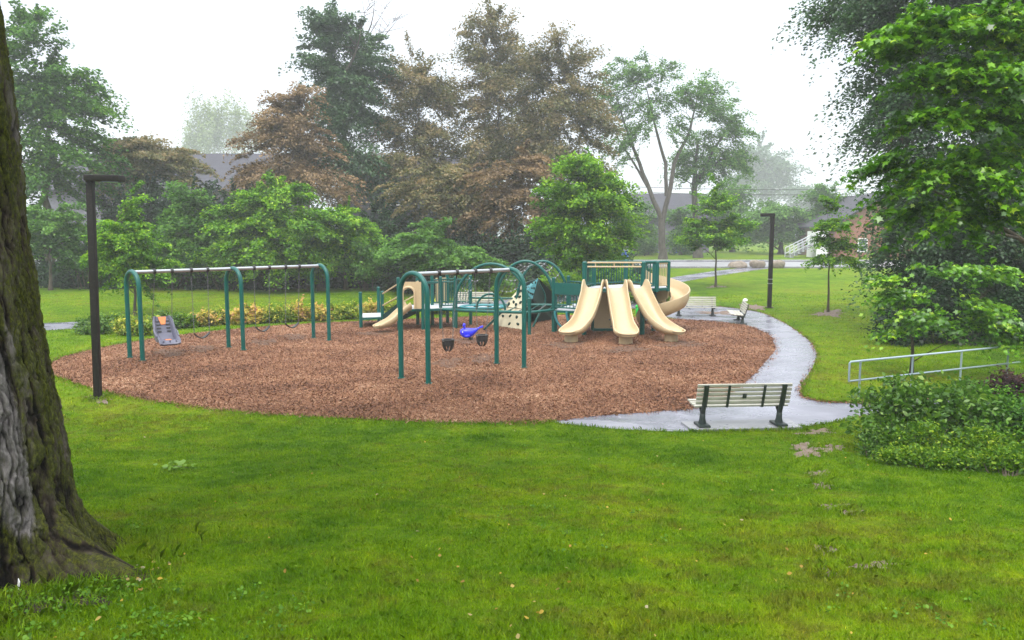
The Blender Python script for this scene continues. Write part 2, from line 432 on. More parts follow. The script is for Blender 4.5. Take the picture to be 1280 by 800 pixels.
def leaf_verts(c, size, tmpl, up=.8, outdir=None, droop=0.0):
    n = len(c)
    nor = rng.normal(size=(n, 3)); nor[:, 2] = np.abs(nor[:, 2]) + up
    if outdir is not None: nor[:, :2] += outdir[:, :2] * .5
    nor = unit(nor)
    d = rng.normal(size=(n, 3))
    if outdir is not None: d = d * .6 + outdir
    d[:, 2] -= droop
    d = unit(d - nor * (d * nor).sum(1, keepdims=True)); s = np.cross(d, nor)
    t = tmpl[None] * np.asarray(size).reshape(-1, 1, 1)
    return c[:, None] + s[:, None] * t[:, :, :1] + d[:, None] * t[:, :, 1:2] + nor[:, None] * t[:, :, 2:3]

def clump_leaves(cent, axis, K, rc, flat=.35, lsize=.25, tmpl=T_RHOMB, droop=.15, up=.8, sag=.25, cl_var=None):
    """cent (n,3) clump centres, axis = outward vectors; every clump is an uneven spray of leaves"""
    n = len(cent)
    sizes = rc * rng.uniform(.55, 1.35, n)
    idx = np.repeat(np.arange(n), K)
    g = rng.normal(size=(n * K, 3)) * .5
    g = np.clip(g, -.95, .95); g[:, 2] *= flat
    out = unit(axis * np.array([1, 1, .3]))[idx]
    lat = np.cross(out, np.array([0, 0, 1.0]))
    along = g[:, :1] * 1.35; side = g[:, 1:2] * .8
    p = cent[idx] + sizes[idx, None] * (out * along + lat * side + np.array([0, 0, 1.0]) * (g[:, 2:3] - sag * (along + .2) ** 2 * np.sign(along + .3)))
    var = np.clip(rng.normal(.42, .2, n * K) + (0 if cl_var is None else cl_var[idx]) + g[:, 2] / max(flat, .05) * .12, 0, 1)
    V = leaf_verts(p, lsize * rng.uniform(.6, 1.3, n * K), tmpl, up, out, droop)
    return V, var

def blobs_points(blobs, n, surf=.45):
    """blobs: list of (centre, radii); n clump centres spread through their volume, denser towards the outside"""
    w = np.array([b[1][0] * b[1][1] * b[1][2] for b in blobs]) ** .75; w = w / w.sum()
    ch = rng.choice(len(blobs), n, p=w)
    C = np.array([b[0] for b in blobs])[ch]; Rr = np.array([b[1] for b in blobs])[ch]
    u = unit(rng.normal(size=(n, 3))); r = rng.uniform(0, 1, n) ** surf
    return C + u * r[:, None] * Rr, C

def bez(a, b, bend, k=5):
    a, b = Vector(a), Vector(b); m = (a + b) / 2 + Vector(bend)
    return [(a * (1 - t) ** 2 + m * 2 * t * (1 - t) + b * t * t) for t in [i / (k - 1) for i in range(k)]]

DENS = (1.5, 2.3, .98)
def tree(name, label, cat, base, top, r0, blobs, leaf, nclump, K, rc, lsize, bark='bark', group=None, tmpl=T_RHOMB,
         flat=.35, limbs=18, forks=None, sides=7, up=.8, droop=.15, sag=.25, surf=.45, twig=.014, trunk_sides=10, bare=None, mind=0.0):
    base = np.array(base, float); top = np.array(top, float)
    if tmpl is T_RHOMB: nclump = int(nclump * DENS[0]); K = int(K * DENS[1]); lsize *= DENS[2]
    if forks is None: top = base + (top - base) * .68
    T = thing(name, base, label, cat, group)
    cc = np.array([b[0] for b in blobs]).mean(0)
    cent, own = blobs_points(blobs, nclump, surf)
    if mind: cent[:, 2] = np.maximum(cent[:, 2], hz(0, cent[:, 1]) + mind)
    mb = MB()
    ax = []                                       # wooden axes that limbs may start from
    H = top - base
    k = 9
    wob = rng.normal(size=(k, 3)) * r0 * .5; wob[:, 2] = 0; wob[0] = 0
    tp = [base + H * t + wob[i] * min(1, t * 2) for i, t in enumerate(np.linspace(0, 1, k))]
    tp[0] = tp[0] - np.array([0, 0, .15])
    tr = [r0 * (1.45 if i == 0 else 1.0) * (1 - .86 * t) for i, t in enumerate(np.linspace(0, 1, k))]
    if forks is None:
        mb.tube(tp, tr, trunk_sides); ax.append((np.array(tp), np.array(tr)))
    else:
        for pts, rr in forks:
            P = np.array(pts, float); Q = []
            for i in range(len(P) - 1):
                for t in (0, .33, .67): Q.append(P[i] * (1 - t) + P[i + 1] * t)
            Q.append(P[-1]); Q = np.array(Q)
            Q[1:-1] += rng.normal(size=Q[1:-1].shape) * rr[0] * .12
            rs = np.interp(np.linspace(0, 1, len(Q)), np.linspace(0, 1, len(rr)), rr)
            if pts is forks[0][0]: Q[0, 2] -= .15; rs[0] *= 1.35
            mb.tube(Q, rs, trunk_sides); ax.append((Q, rs))
    def nearest(p):
        best = None
        for P, rr in ax:
            below = P[:, 2] < p[2] + .1
            below[0] = False
            d = np.linalg.norm(P - p, axis=1) + np.abs((p[2] - P[:, 2]) - .55 * np.linalg.norm((P - p)[:, :2], axis=1)) * .7
            d = np.where(below, d, d + 50)
            i = int(np.argmin(d))
            if best is None or d[i] < best[0]: best = (d[i], P[i], rr[i])
        return best[1], best[2]
    order = rng.permutation(nclump)
    for q, i in enumerate(order):
        p = cent[i]
        a, ra = nearest(p)
        L = np.linalg.norm(p - a)
        if q < limbs:
            r = min(ra * .6, max(twig * 1.5, r0 * .32)); pts = bez(a, p, (0, 0, L * .12) + rng.normal(size=3) * L * .06, 6)
            rr = np.linspace(r, twig * .6, 6); mb.tube(pts, rr, sides, cap=False)
            ax.append((np.array([tuple(v) for v in pts]), rr))
        elif L < 5 * rc + 2:
            pts = bez(a, p, (0, 0, L * .08) + rng.normal(size=3) * L * .05, 4)
            mb.tube(pts, np.linspace(min(ra * .6, twig), twig * .4, 4), 4, cap=False)
    if bare:
        for a, b, r in bare: 
            L = np.linalg.norm(np.array(b) - np.array(a))
            mb.tube(bez(a, b, rng.normal(size=3) * L * .2, 8), np.linspace(r, r * .12, 8), 5, cap=False)
            for _ in range(18):
                t = rng.uniform(.3, 1); s = np.array(a) + (np.array(b) - np.array(a)) * t
                e = s + rng.normal(size=3) * np.array([1, 1, .7]) * L * .16 + np.array([0, 0, L * .1])
                mb.tube(bez(s, e, rng.normal(size=3) * L * .02, 4), np.linspace(r * .3, r * .08, 4), 4, cap=False)
    mb.build('trunk', M[bark], T, smooth=60, recalc=False)
    clv = rng.normal(0, .2 if tmpl is T_MAPLE else .14, nclump)
    V, var = clump_leaves(cent, cent - (own * .5 + cc * .5) + rng.normal(size=cent.shape) * .2, K, rc, flat, lsize, tmpl, droop, up, sag, clv)
    me = fast_mesh('crown', V, V.shape[1], var)
    link('crown', me, M[leaf], T)
    return T

def pb(px, py, rx, ry, d, dd=0.0, depth=None):    # blob in world units from a photo ellipse standing at distance d
    c = at(px, py, d + dd); s = d / F
    return (c, (rx * s, (depth if depth is not None else rx * .9 * s), ry * s))

def ground_at(px, d):
    x = (px - 640) / F * d * 1.0
    return np.array([x, d, float(hz(x, d))])

def shrub(name, label, cat, base, blobs, leaf, n, K, rc, lsize, group=None, tmpl=T_OVAL, flat=.6, up=.5, nstem=9, bark='bark', zmin=.06, droop=.1, sag=.15):
    base = np.array(base, float)
    T = thing(name, base, label, cat, group)
    cent, own = blobs_points(blobs, n, .5)
    cent[:, 2] = np.maximum(cent[:, 2], hz(0, cent[:, 1]) + zmin + rng.uniform(0, .1, n))
    mb = MB()
    for i in rng.choice(n, min(n, nstem * 3), replace=False):
        p = cent[i]; b = base + np.array([(p[0] - base[0]) * .55, (p[1] - base[1]) * .55, 0]); b[2] = float(hz(b[0], b[1])) - .03
        L = np.linalg.norm(p - b); mb.tube(bez(b, p, rng.normal(size=3) * L * .08, 4), np.linspace(.012 + .004 * L, .004, 4), 5, cap=False)
    mb.build('stems', M[bark], T, recalc=False)
    ax = cent - base
    V, var = clump_leaves(cent, ax, K, rc, flat, lsize, tmpl, droop, up, sag, rng.normal(0, .12, n))
    link('foliage', fast_mesh('foliage', V, V.shape[1], var), M[leaf], T)
    return T
# ------------------------------------------------------------------ ground, chips, paths, road
def structure(o): return tag(o, kind='structure')

def terrain():
    ys = np.concatenate([np.linspace(-3, BANK, 70), np.linspace(BANK, 34, 22)[1:], np.linspace(34, 75, 22)[1:], np.linspace(75, 300, 20)[1:]])
    xs = np.concatenate([np.linspace(-190, -20, 18)[:-1], np.linspace(-20, 20, 70), np.linspace(20, 190, 18)[1:]])
    X, Y = np.meshgrid(xs, ys); Z = hz(X, Y)
    n = len(xs); V = np.stack([X, Y, Z], -1).reshape(-1, 3)
    Fc = [(j * n + i, j * n + i + 1, (j + 1) * n + i + 1, (j + 1) * n + i) for j in range(len(ys) - 1) for i in range(n - 1)]
    me = bpy.data.meshes.new('ground'); me.from_pydata(V.tolist(), [], Fc)
    structure(link('ground', me, M['lawn'], None, 179))
terrain()

def smooth_closed(P, k=6):
    P = np.array(P, float); n = len(P); out = []
    for i in range(n):
        p0, p1, p2, p3 = P[i - 1], P[i], P[(i + 1) % n], P[(i + 2) % n]
        for j in range(k):
            t = j / k
            out.append(.5 * ((2 * p1) + (-p0 + p2) * t + (2 * p0 - 5 * p1 + 4 * p2 - p3) * t * t + (-p0 + 3 * p1 - 3 * p2 + p3) * t ** 3))
    return np.array(out)

def wobble(P, amp):
    n = len(P); d = np.roll(P, -1, 0) - np.roll(P, 1, 0); nr = np.stack([-d[:, 1], d[:, 0]], 1); nr /= np.maximum(np.linalg.norm(nr, axis=1, keepdims=True), 1e-6)
    w = rng.normal(size=n); w = (w + np.roll(w, 1) + np.roll(w, -1)) / 2
    return P + nr * w[:, None] * amp

def sheet(name, poly, off, mat, kind='structure', maxlen=1.2):
    bm = bmesh.new(); vs = [bm.verts.new((float(x), float(y), 0)) for x, y in poly]
    f = bm.faces.new(vs); f.normal_update()
    bmesh.ops.triangulate(bm, faces=[f])
    for _ in range(6):
        e = [e for e in bm.edges if e.calc_length() > maxlen]
        if not e: break
        bmesh.ops.subdivide_edges(bm, edges=e, cuts=1, use_grid_fill=False)
        bmesh.ops.triangulate(bm, faces=[f for f in bm.faces if len(f.verts) > 3])
    for v in bm.verts: v.co.z = float(hz(v.co.x, v.co.y)) + off
    for f in bm.faces:
        f.normal_update()
        if f.normal.z < 0: f.normal_flip()
    me = bpy.data.meshes.new(name); bm.to_mesh(me); bm.free()
    return tag(link(name, me, mat), kind=kind)

def inside(P, poly):
    x, y = P[:, 0], P[:, 1]; r = np.zeros(len(P), bool); n = len(poly)
    for i in range(n):
        x0, y0 = poly[i]; x1, y1 = poly[(i + 1) % n]
        c = ((y0 > y) != (y1 > y))
        with np.errstate(divide='ignore', invalid='ignore'):
            r ^= c & (x < (x1 - x0) * (y - y0) / (y1 - y0 + 1e-12) + x0)
    return r

G2 = lambda pts: np.array([gnd(*p)[:2] for p in pts])
mulch_px = [(58, 461), (75, 472), (120, 487), (170, 497), (240, 508), (330, 517), (430, 523), (550, 528), (640, 529), (690, 527), (760, 519), (830, 514), (868, 510),
            (893, 503), (918, 489), (942, 470), (962, 446), (968, 430), (960, 418), (938, 409), (905, 403.5), (860, 400), (800, 397), (720, 394), (620, 395), (540, 398), (450, 402), (400, 404),
            (300, 411), (210, 421), (150, 431), (100, 441), (70, 451)]
mulch = wobble(smooth_closed(G2(mulch_px), 6), .03)
sheet('wood_chip_surface', mulch, .012, M['mulch'])
ring_px = [(690, 526), (730, 533), (790, 537.5), (860, 539.5), (950, 538), (1000, 534), (1040, 528), (1080, 521), (1150, 513), (1300, 507), (1500, 500), (1500, 489), (1300, 494), (1150, 499), (1090, 505),
           (1060, 504), (1030, 503), (1008, 498), (1000, 489), (1005, 478), (1016, 460), (1021, 443), (1013, 428), (996, 414), (976, 401.5), (955, 392), (930, 387), (900, 383.5), (860, 380), (800, 376), (740, 372),
           (730, 378), (790, 386), (860, 402), (905, 406), (936, 412), (956, 422), (963, 432), (956, 445), (936, 469), (912, 488), (888, 502), (862, 509), (760, 518)]
ring = wobble(smooth_closed(G2(ring_px), 5), .012)
sheet('playground_path', ring, .006, M['asphalt'])
bp = [(-260, 418, 5), (-100, 414, 5), (50, 409, 4.6), (110, 406, 4.4), (200, 400, 4), (300, 394, 3.8), (420, 388, 3.5), (520, 384, 3.5), (620, 379, 3.5), (720, 372, 4), (800, 359, 4), (845, 350, 4), (890, 342.5, 3.3), (940, 336, 2.6), (965, 333.5, 2)]
back = np.concatenate([G2([(x, y + h) for x, y, h in bp]), G2([(x, y - h) for x, y, h in bp])[::-1]])
sheet('back_path', back, .009, M['asphalt'], maxlen=2.5)
sheet('road', [(-120, 65.2), (150, 65.2), (150, 73.4), (-120, 73.4)], .006, M['road'], maxlen=6)
m = MB(); m.box((15, 73.55, float(hz(0, 73.5)) + .06), (270, .28, .16)); structure(m.build('far_kerb', M['concrete']))
m = MB(); m.box((15, 65.05, float(hz(0, 65)) + .05), (270, .25, .16)); structure(m.build('near_kerb', M['concrete']))
sheet('sidewalk', [(-120, 75.2), (150, 75.2), (150, 77.2), (-120, 77.2)], .05, M['concrete'], maxlen=6)
slab_poly = G2([(851, 530), (866, 540.5), (1003, 537), (985, 526)])
m = MB(); m.slab([(p[0], p[1], .022) for p in slab_poly], .05); structure(m.build('bench_pad', M['concrete']))
pad2 = G2([(908, 392), (905, 406), (948, 407), (946, 393)])
SOIL = []
def soil(px, py, rx, ry, name='bare_soil', amp=.42, mat='soil'):
    c = gnd(px, py)[:2]; a = gnd(px + rx, py)[:2] - c; b = gnd(px, py - ry)[:2] - c
    k = 90; ph = rng.uniform(0, 6.28, 6); P = []
    jag = np.convolve(np.tile(rng.normal(size=k), 3), [.25, .5, .25], 'same')[k:2 * k]
    for i in range(k):
        t = 2 * math.pi * i / k
        r = 1 + amp * (.6 * math.sin(2 * t + ph[0]) + .5 * math.sin(3 * t + ph[1]) + .5 * math.sin(5 * t + ph[2]) + .4 * math.sin(8 * t + ph[3]) + .3 * math.sin(13 * t + ph[4]) + .35 * jag[i])
        r = max(r, .25)
        P.append(c + a * math.cos(t) * r + b * math.sin(t) * r)
    P = np.array(P); SOIL.append(P); sheet(name, P, .010 if mat != 'worn' else .020, M[mat], maxlen=.4); return P
for s in [(1021, 541, 22, 3.5), (1008, 563, 20, 7), (1040, 561, 14, 4), (1024, 592, 12, 3.5), (1027, 608, 10, 4), (1042, 634, 14, 4), (1062, 641, 12, 3.5), (1030, 688, 14, 5), (1092, 708, 28, 4), (1036, 716, 12, 4)]:
    soil(*s)
soil(1036, 392, 20, 3.2); soil(895, 358.5, 9, 1.5); soil(943, 384, 16, 3); soil(900, 391, 20, 2.2)
soil(1205, 572, 108, 9, 'bush_shade_sheet', .12, 'soil_shade'); soil(124, 499, 14, 4); soil(60, 752, 75, 12, 'tree_foot_soil', .2, 'soil_shade')  # the sheet under the bushes is dark to stand for shade on grass
soil(172, 716, 20, 5, 'tree_foot_soil', .25, 'soil_shade')

HOLLOWS = [soil(px, py, rx, ry, 'worn_hollow', .3, 'worn') for px, py, rx, ry in ((211, 441, 22, 4), (252, 436, 18, 3.5), (329, 428, 18, 3.2), (368, 421, 17, 3), (560, 454, 20, 5), (603, 448, 19, 4.5), (708, 431, 26, 3.5), (783, 437, 24, 4), (852, 431, 26, 3.5), (470, 417, 18, 2.5), (588, 426, 20, 3.5))]
# trampled lighter rim where chips spill is left to the chips themselves
def chips():
    P = []
    lo, hi = mulch.min(0), mulch.max(0)
    while sum(map(len, P)) < 190000:
        q = rng.uniform(0, 1, (60000, 2)); d = 14.5 * (34 / 14.5) ** (q[:, 0] ** 1.15); x = lo[0] + (hi[0] - lo[0]) * q[:, 1]
        c = np.stack([x, d], 1); keep = inside(c, mulch) & (np.abs(x / d) < .75); P.append(c[keep])
    P = np.concatenate(P)
    e = mulch[rng.integers(0, len(mulch), 5000)] + rng.normal(size=(5000, 2)) * .09
    i = rng.integers(0, 180, 3500); t = rng.uniform(0, 1, (3500, 1)); i = i[i < len(ring) - 1]; t = t[:len(i)]
    e2 = ring[i] * (1 - t) + ring[i + 1] * t + rng.normal(size=(len(i), 2)) * .05
    P = np.concatenate([P, e, e2[e2[:, 1] > 15.2]])
    keep = np.ones(len(P), bool)
    for hp in HOLLOWS: keep &= ~(inside(P, hp) & (rng.uniform(size=len(P)) > .35))
    P = P[keep]; n = len(P)
    c = np.stack([P[:, 0], P[:, 1], hz(P[:, 0], P[:, 1]) + rng.uniform(.012, .038, n)], 1)
    V = leaf_verts(c, 1.0, np.array([(-.5, -.5, 0), (.5, -.5, 0), (.5, .5, 0), (-.5, .5, 0)]), up=.7)
    ln = rng.uniform(.022, .065, n); wd = rng.uniform(.009, .022, n)
    ctr = c[:, None]; A = V - ctr
    e1 = (A[:, 1] - A[:, 0]); e2 = (A[:, 3] - A[:, 0])
    s = np.array([(-.5, -.5), (.5, -.5), (.5, .5), (-.5, .5)])
    V = ctr + e1[:, None] * (s[None, :, :1] * wd[:, None, None]) + e2[:, None] * (s[None, :, 1:] * ln[:, None, None])
    tag(link('wood_chips', fast_mesh('wood_chips', V, 4, np.clip(rng.normal(.45, .24, n), 0, 1)), M['chip']), 'loose reddish brown wood chips covering the play area', 'wood chips', kind='stuff')
chips()

TRUNK_C = np.array([-4.325, 5.85])
def on_grass(P):
    k = ~inside(P, mulch) & ~inside(P, ring) & ~inside(P, back) & ~inside(P, slab_poly)
    for s in SOIL: k &= ~(inside(P, s) & (rng.uniform(size=len(P)) > .1))
    k &= np.linalg.norm(P - TRUNK_C, axis=1) > 1.0
    return k

def blades(P, h, w, var=None):
    n = len(P); z = hz(P[:, 0], P[:, 1]) - .004
    a = rng.uniform(0, 2 * np.pi, n); b = np.stack([np.cos(a), np.sin(a), np.zeros(n)], 1)
    lean = rng.normal(size=(n, 3)) * .45; lean[:, 2] = 1; lean = unit(lean)
    c = np.stack([P[:, 0], P[:, 1], z], 1)
    w = np.asarray(w).reshape(-1, 1); h = np.asarray(h).reshape(-1, 1)
    bow = rng.normal(size=(n, 3)) * .25; bow[:, 2] = -.15
    V = np.stack([c - b * w, c + b * w, c + lean * h * .6 + b * w * .7, c + (lean + bow) * h, c + lean * h * .6 - b * w * .7], 1)
    return V, (np.clip(rng.normal(.5, .22, n), 0, 1) if var is None else var)

def grass():
    n = 620000
    d = 3.9 * (15.6 / 3.9) ** rng.uniform(0, 1, n) ** .9; x = rng.uniform(-1, 1, n) * (d * .70 + 1.2)
    P = np.stack([x, d], 1); P = P[on_grass(P)]; d = P[:, 1]
    # tuftiness: lusher and thinner spots
    t = np.sin(P[:, 0] * 2.1 + 3 * np.sin(P[:, 1] * .7)) * np.sin(P[:, 1] * 2.7 + 2 * np.sin(P[:, 0] * .9)) + .6 * np.sin(P[:, 0] * 7.3 + P[:, 1] * 2) * np.sin(P[:, 1] * 6.1 - P[:, 0])
    t2 = np.sin(P[:, 0] * 4.3 + 5 * np.sin(P[:, 1] * .8)) * np.sin(P[:, 1] * 5.1 + 4 * np.sin(P[:, 0] * 1.1))
    h = np.clip(rng.normal(.033, .011, len(P)), .012, .09) * (1 + .25 * t + .35 * np.clip(t2, -.6, 1)); w = rng.uniform(.0016, .0032, len(P)) * (d / 5.0) ** .8
    V1, v1 = blades(P, h, w)
    n = 150000
    d = 14.5 * (44 / 14.5) ** rng.uniform(0, 1, n); x = rng.uniform(-1, 1, n) * (d * .68 + 1)
    P = np.stack([x, d], 1); P = P[on_grass(P)]; d = P[:, 1]
    V2, v2 = blades(P, rng.uniform(.03, .075, len(P)), rng.uniform(.004, .007, len(P)) * (d / 15))
    # ragged longer grass along every edge
    E = []
    for poly, k, s in ((mulch, 15000, .10), (np.concatenate([ring, back]), 0, .06)):
        if k: E.append(poly[rng.integers(0, len(poly), k)] + rng.normal(size=(k, 2)) * s)
    def along(poly, k, s):
        i = rng.integers(0, len(poly), k); t = rng.uniform(0, 1, (k, 1)); q = poly[i] * (1 - t) + poly[(i + 1) % len(poly)] * t
        return q + rng.normal(size=(k, 2)) * s
    E += [along(ring, 16000, .06), along(back, 9000, .08), along(slab_poly, 3500, .03)]
    for s in SOIL: E.append(along(s, 500, .05))
    E = np.concatenate(E); E = E[on_grass(E)]
    V3, v3 = blades(E, rng.uniform(.05, .12, len(E)), rng.uniform(.003, .006, len(E)))
    # taller uncut grass round the posts and the trunk
    a = rng.uniform(-2.6, .9, 7000); r = 1.18 + np.abs(rng.normal(0, .28, 7000)); E = TRUNK_C + np.stack([np.cos(a), np.sin(a)], 1) * r[:, None]
    V4, v4 = blades(E, rng.uniform(.06, .16, 7000), rng.uniform(.002, .004, 7000))
    L = G2([(122, 499)])[0]; E = L + rng.normal(size=(500, 2)) * .16
    V5, v5 = blades(E, rng.uniform(.06, .14, 500), rng.uniform(.003, .006, 500))
    V = np.concatenate([V1, V2, V3, V4, V5]); v = np.concatenate([v1, v2, v3, v4, v5])
    tag(link('grass', fast_mesh('grass', V, 5, v), M['blade']), 'short damp lawn grass growing all round the play area', 'grass', kind='stuff')
grass()

def scatter_litter():
    n = 150
    d = 4.2 * (17 / 4.2) ** rng.uniform(0, 1, n); P = np.stack([rng.uniform(-1, 1, n) * d * .64, d], 1); P = P[on_grass(P)]
    k = G2([(180, 714), (196, 716), (172, 722), (150, 730), (176, 741)] * 5) + rng.normal(size=(25, 2)) * .07
    P = np.concatenate([P, k]); c = np.stack([P[:, 0], P[:, 1], hz(P[:, 0], P[:, 1]) + .045], 1)
    V = leaf_verts(c, rng.uniform(.018, .045, len(P)), T_OVAL * np.array([1.6, 1, 1]), 1.2)
    tag(link('fallen_leaves', fast_mesh('fallen_leaves', V, 6, rng.uniform(0, 1, len(P))), M['l_fallen']), 'yellow and pale fallen leaves scattered over the lawn', 'fallen leaves', kind='stuff')
    # broad-leaved weeds: clover and plantain rosettes
    n = 420
    d = 4.2 * (13 / 4.2) ** rng.uniform(0, 1, n); P = np.stack([rng.uniform(-1, 1, n) * d * .66, d], 1)
    w = np.sin(P[:, 0] * 1.3 + 1) * np.sin(P[:, 1] * 1.1); P = P[(w > .3) & on_grass(P)]
    q = np.concatenate([G2([(90, 745), (130, 735), (160, 728), (60, 770), (200, 790), (180, 792), (230, 785), (110, 750), (30, 785), (150, 745), (60, 752)] * 8) + rng.normal(size=(88, 2)) * .14])
    P = np.concatenate([P, q]); idx = np.repeat(np.arange(len(P)), 9); a = rng.uniform(0, 6.28, len(idx)); r = rng.uniform(.01, .07, len(idx))
    c = np.stack([P[idx, 0] + np.cos(a) * r, P[idx, 1] + np.sin(a) * r, np.zeros(len(idx))], 1); c[:, 2] = hz(c[:, 0], c[:, 1]) + rng.uniform(.02, .065, len(idx))
    V = leaf_verts(c, rng.uniform(.014, .036, len(idx)), T_OVAL * np.array([1.5, 1, 1]), 1.0, np.stack([np.cos(a), np.sin(a), 0 * a], 1))
    tag(link('weeds', fast_mesh('weeds', V, 6, rng.uniform(0, 1, len(idx))), M['l_weed']), 'low broad leaved weeds growing in the foreground lawn', 'weeds', kind='stuff')
scatter_litter()
T = thing('fallen_twig', gnd(222, 588), 'fallen twig with pale upturned leaves lying on the lawn', 'twig')
p = gnd(222, 588); mb = MB(); mb.tube([p + np.array([-.14, .04, .05]), p + np.array([0, 0, .06]), p + np.array([.17, -.05, .05])], [.006, .005, .003], 5); mb.build('stem', M['bark'], T)
c = p + rng.normal(size=(22, 3)) * np.array([.12, .07, .02]) + np.array([0, 0, .07])
V = leaf_verts(c, rng.uniform(.07, .12, 22), T_OVAL * np.array([1.5, 1, 1]), .9); link('leaves', fast_mesh('leaves', V, 6, rng.uniform(.8, 1, 22)), M['l_dogwood'], T)
p = gnd(26, 741); mb = MB(); mb.slab([p + np.array(q) for q in ((-.02, -.0, .04), (.0, -.02, .03), (.012, -.02, .085), (-.016, .01, .10))], .004)
tag(mb.build('paper_scrap', M['white']), 'small white scrap of paper at the foot of the mossy trunk', 'litter')

# ------------------------------------------------------------------ big mossy tree in the left foreground
def vnoise(u, v, pu, seed):               # value noise, periodic in u with period pu
    r = np.random.default_rng(seed); tab = r.uniform(0, 1, (pu, 97))
    ui = np.floor(u).astype(int); vi = np.floor(v).astype(int); fu = u - ui; fv = v - vi
    fu = fu * fu * (3 - 2 * fu); fv = fv * fv * (3 - 2 * fv)
    g = lambda a, b: tab[a % pu, b % 97]
    return (g(ui, vi) * (1 - fu) + g(ui + 1, vi) * fu) * (1 - fv) + (g(ui, vi + 1) * (1 - fu) + g(ui + 1, vi + 1) * fu) * fv

def mossy_tree():
    base = np.array([TRUNK_C[0], TRUNK_C[1], float(hz(*TRUNK_C))])
    T = thing('mossy_tree', base, 'large old tree with deeply furrowed mossy bark at the left edge', 'tree')
    nu, nv = 960, 640
    zs = np.concatenate([np.linspace(.55, 5.6, nv - 60), np.linspace(5.65, 10.5, 60)])
    th = np.linspace(0, 2 * np.pi, nu, endpoint=False)
    TH2, Z = np.meshgrid(th, zs)
    prof_z = [.4, .9, 1.07, 1.26, 1.5, 1.98, 2.7, 3.54, 4.4, 5.3, 8, 10.6]
    prof_r = [1.44, 1.24, 1.12, .99, .915, .86, .775, .685, .64, .60, .50, .40]
    r = np.interp(Z, prof_z, prof_r)
    # root buttresses
    flare = np.clip((1.62 - Z) / .75, 0, 1) ** 1.5
    butt = sum(a * np.exp(-((np.angle(np.exp(1j * (TH2 - t0)))) / w) ** 2) for t0, a, w in ((-.12, 1.08, .17), (-.95, .16, .22), (-1.7, .26, .25), (-2.5, .2, .3), (.7, .3, .25), (1.7, .25, .3), (2.8, .3, .3)))
    r = r - flare * .20 + flare * butt
    U = TH2 / (2 * np.pi)
    lean = Z * .05
    warp = (vnoise(U * 14, Z * 1.2, 14, 3) - .5) * .5 + (vnoise(U * 60, Z * 5, 60, 13) - .5) * .35 + (vnoise(U * 150, Z * 12, 150, 15) - .5) * .12 + lean
    def ridge(k, zf, sd):
        nv_ = vnoise(U * k + warp * k / 26, Z * zf, k, sd); return np.clip(np.abs(2 * nv_ - 1) / .30, 0, 1) ** .7
    rd = ridge(96, 1.5, 5) * (.4 + .6 * ridge(190, 5.0, 6)) * (.75 + .25 * ridge(60, 6.5, 14))
    fine = .5 * (vnoise(U * 200, Z * 14, 200, 8) - .5) + .7 * (vnoise(U * 420, Z * 34, 420, 18) - .5) + .35 * np.sign(vnoise(U * 130, Z * 16, 130, 19) - .5) * vnoise(U * 60, Z * 5, 60, 20); med = vnoise(U * 90, Z * 7, 90, 9) - .5
    lump = vnoise(U * 9, Z * .9, 9, 10) - .5
    k = np.clip(rd, 0, 1)
    r = r + .040 * (k - .6) + .020 * fine + .024 * med + .06 * lump
    X = TRUNK_C[0] + r * np.cos(TH2); Y = TRUNK_C[1] + r * np.sin(TH2)
    V = np.stack([X, Y, Z], -1).reshape(-1, 3)
    i = np.arange(nv - 1)[:, None] * nu; j = np.arange(nu)[None]; j2 = (j + 1) % nu
    Q = np.stack([i + j, i + j2, i + nu + j2, i + nu + j], -1).reshape(-1, 4)
    me = bpy.data.meshes.new('trunk'); me.vertices.add(len(V)); me.vertices.foreach_set('co', V.reshape(-1))
    me.loops.add(Q.size); me.loops.foreach_set('vertex_index', Q.reshape(-1).astype(np.int32)); me.polygons.add(len(Q)); me.polygons.foreach_set('loop_start', np.arange(0, Q.size, 4, dtype=np.int32))
    a = me.attributes.new('ridge', 'FLOAT', 'POINT'); a.data.foreach_set('value', np.clip(k + fine * .3, 0, 1).reshape(-1).astype(np.float32))
    an = np.angle(np.exp(1j * (TH2 + .44 + .05 * (Z - 2.2)))); bz = np.exp(-(an / .15) ** 2) * np.clip((Z - 1.25) / .4, 0, 1) * np.clip((3.5 - Z) / .9, 0, 1)
    a2_ = me.attributes.new('bare', 'FLOAT', 'POINT'); a2_.data.foreach_set('value', bz.reshape(-1).astype(np.float32))
    me.update(calc_edges=True); me.validate()
    link('trunk', me, M['moss'], T, 179)
    mb = MB(); tips = []
    for k in range(16):
        a = k * .62 + rng.uniform(-.2, .2); z0 = rng.uniform(7.8, 10.2); L = rng.uniform(2.4, 6.0)
        s = np.array([*TRUNK_C, z0]); e = s + np.array([math.cos(a) * L, math.sin(a) * L, rng.uniform(1.2, 3)])
        mb.tube(bez(s, e, (0, 0, .5), 7), np.linspace(.2, .03, 7), 8, cap=False); tips.append(e)
    mb.build('limb', M['bark'], T, 60, recalc=False)
    cent = np.concatenate([np.array(tips)[rng.integers(0, len(tips), 230)] + rng.normal(size=(230, 3)) * np.array([1.6, 1.6, .8])])  # crown out of view, thickened to darken the foreground lawn
    cent[:, 2] = np.maximum(cent[:, 2], 9.0)
    cent = cent[cent[:, 1] < 10.5]
    V, var = clump_leaves(cent, cent - np.array([*TRUNK_C, 9.0]), 90, .8, .4, .19)
    link('crown', fast_mesh('crown', V, 4, var), M['l_mid'], T)
mossy_tree()

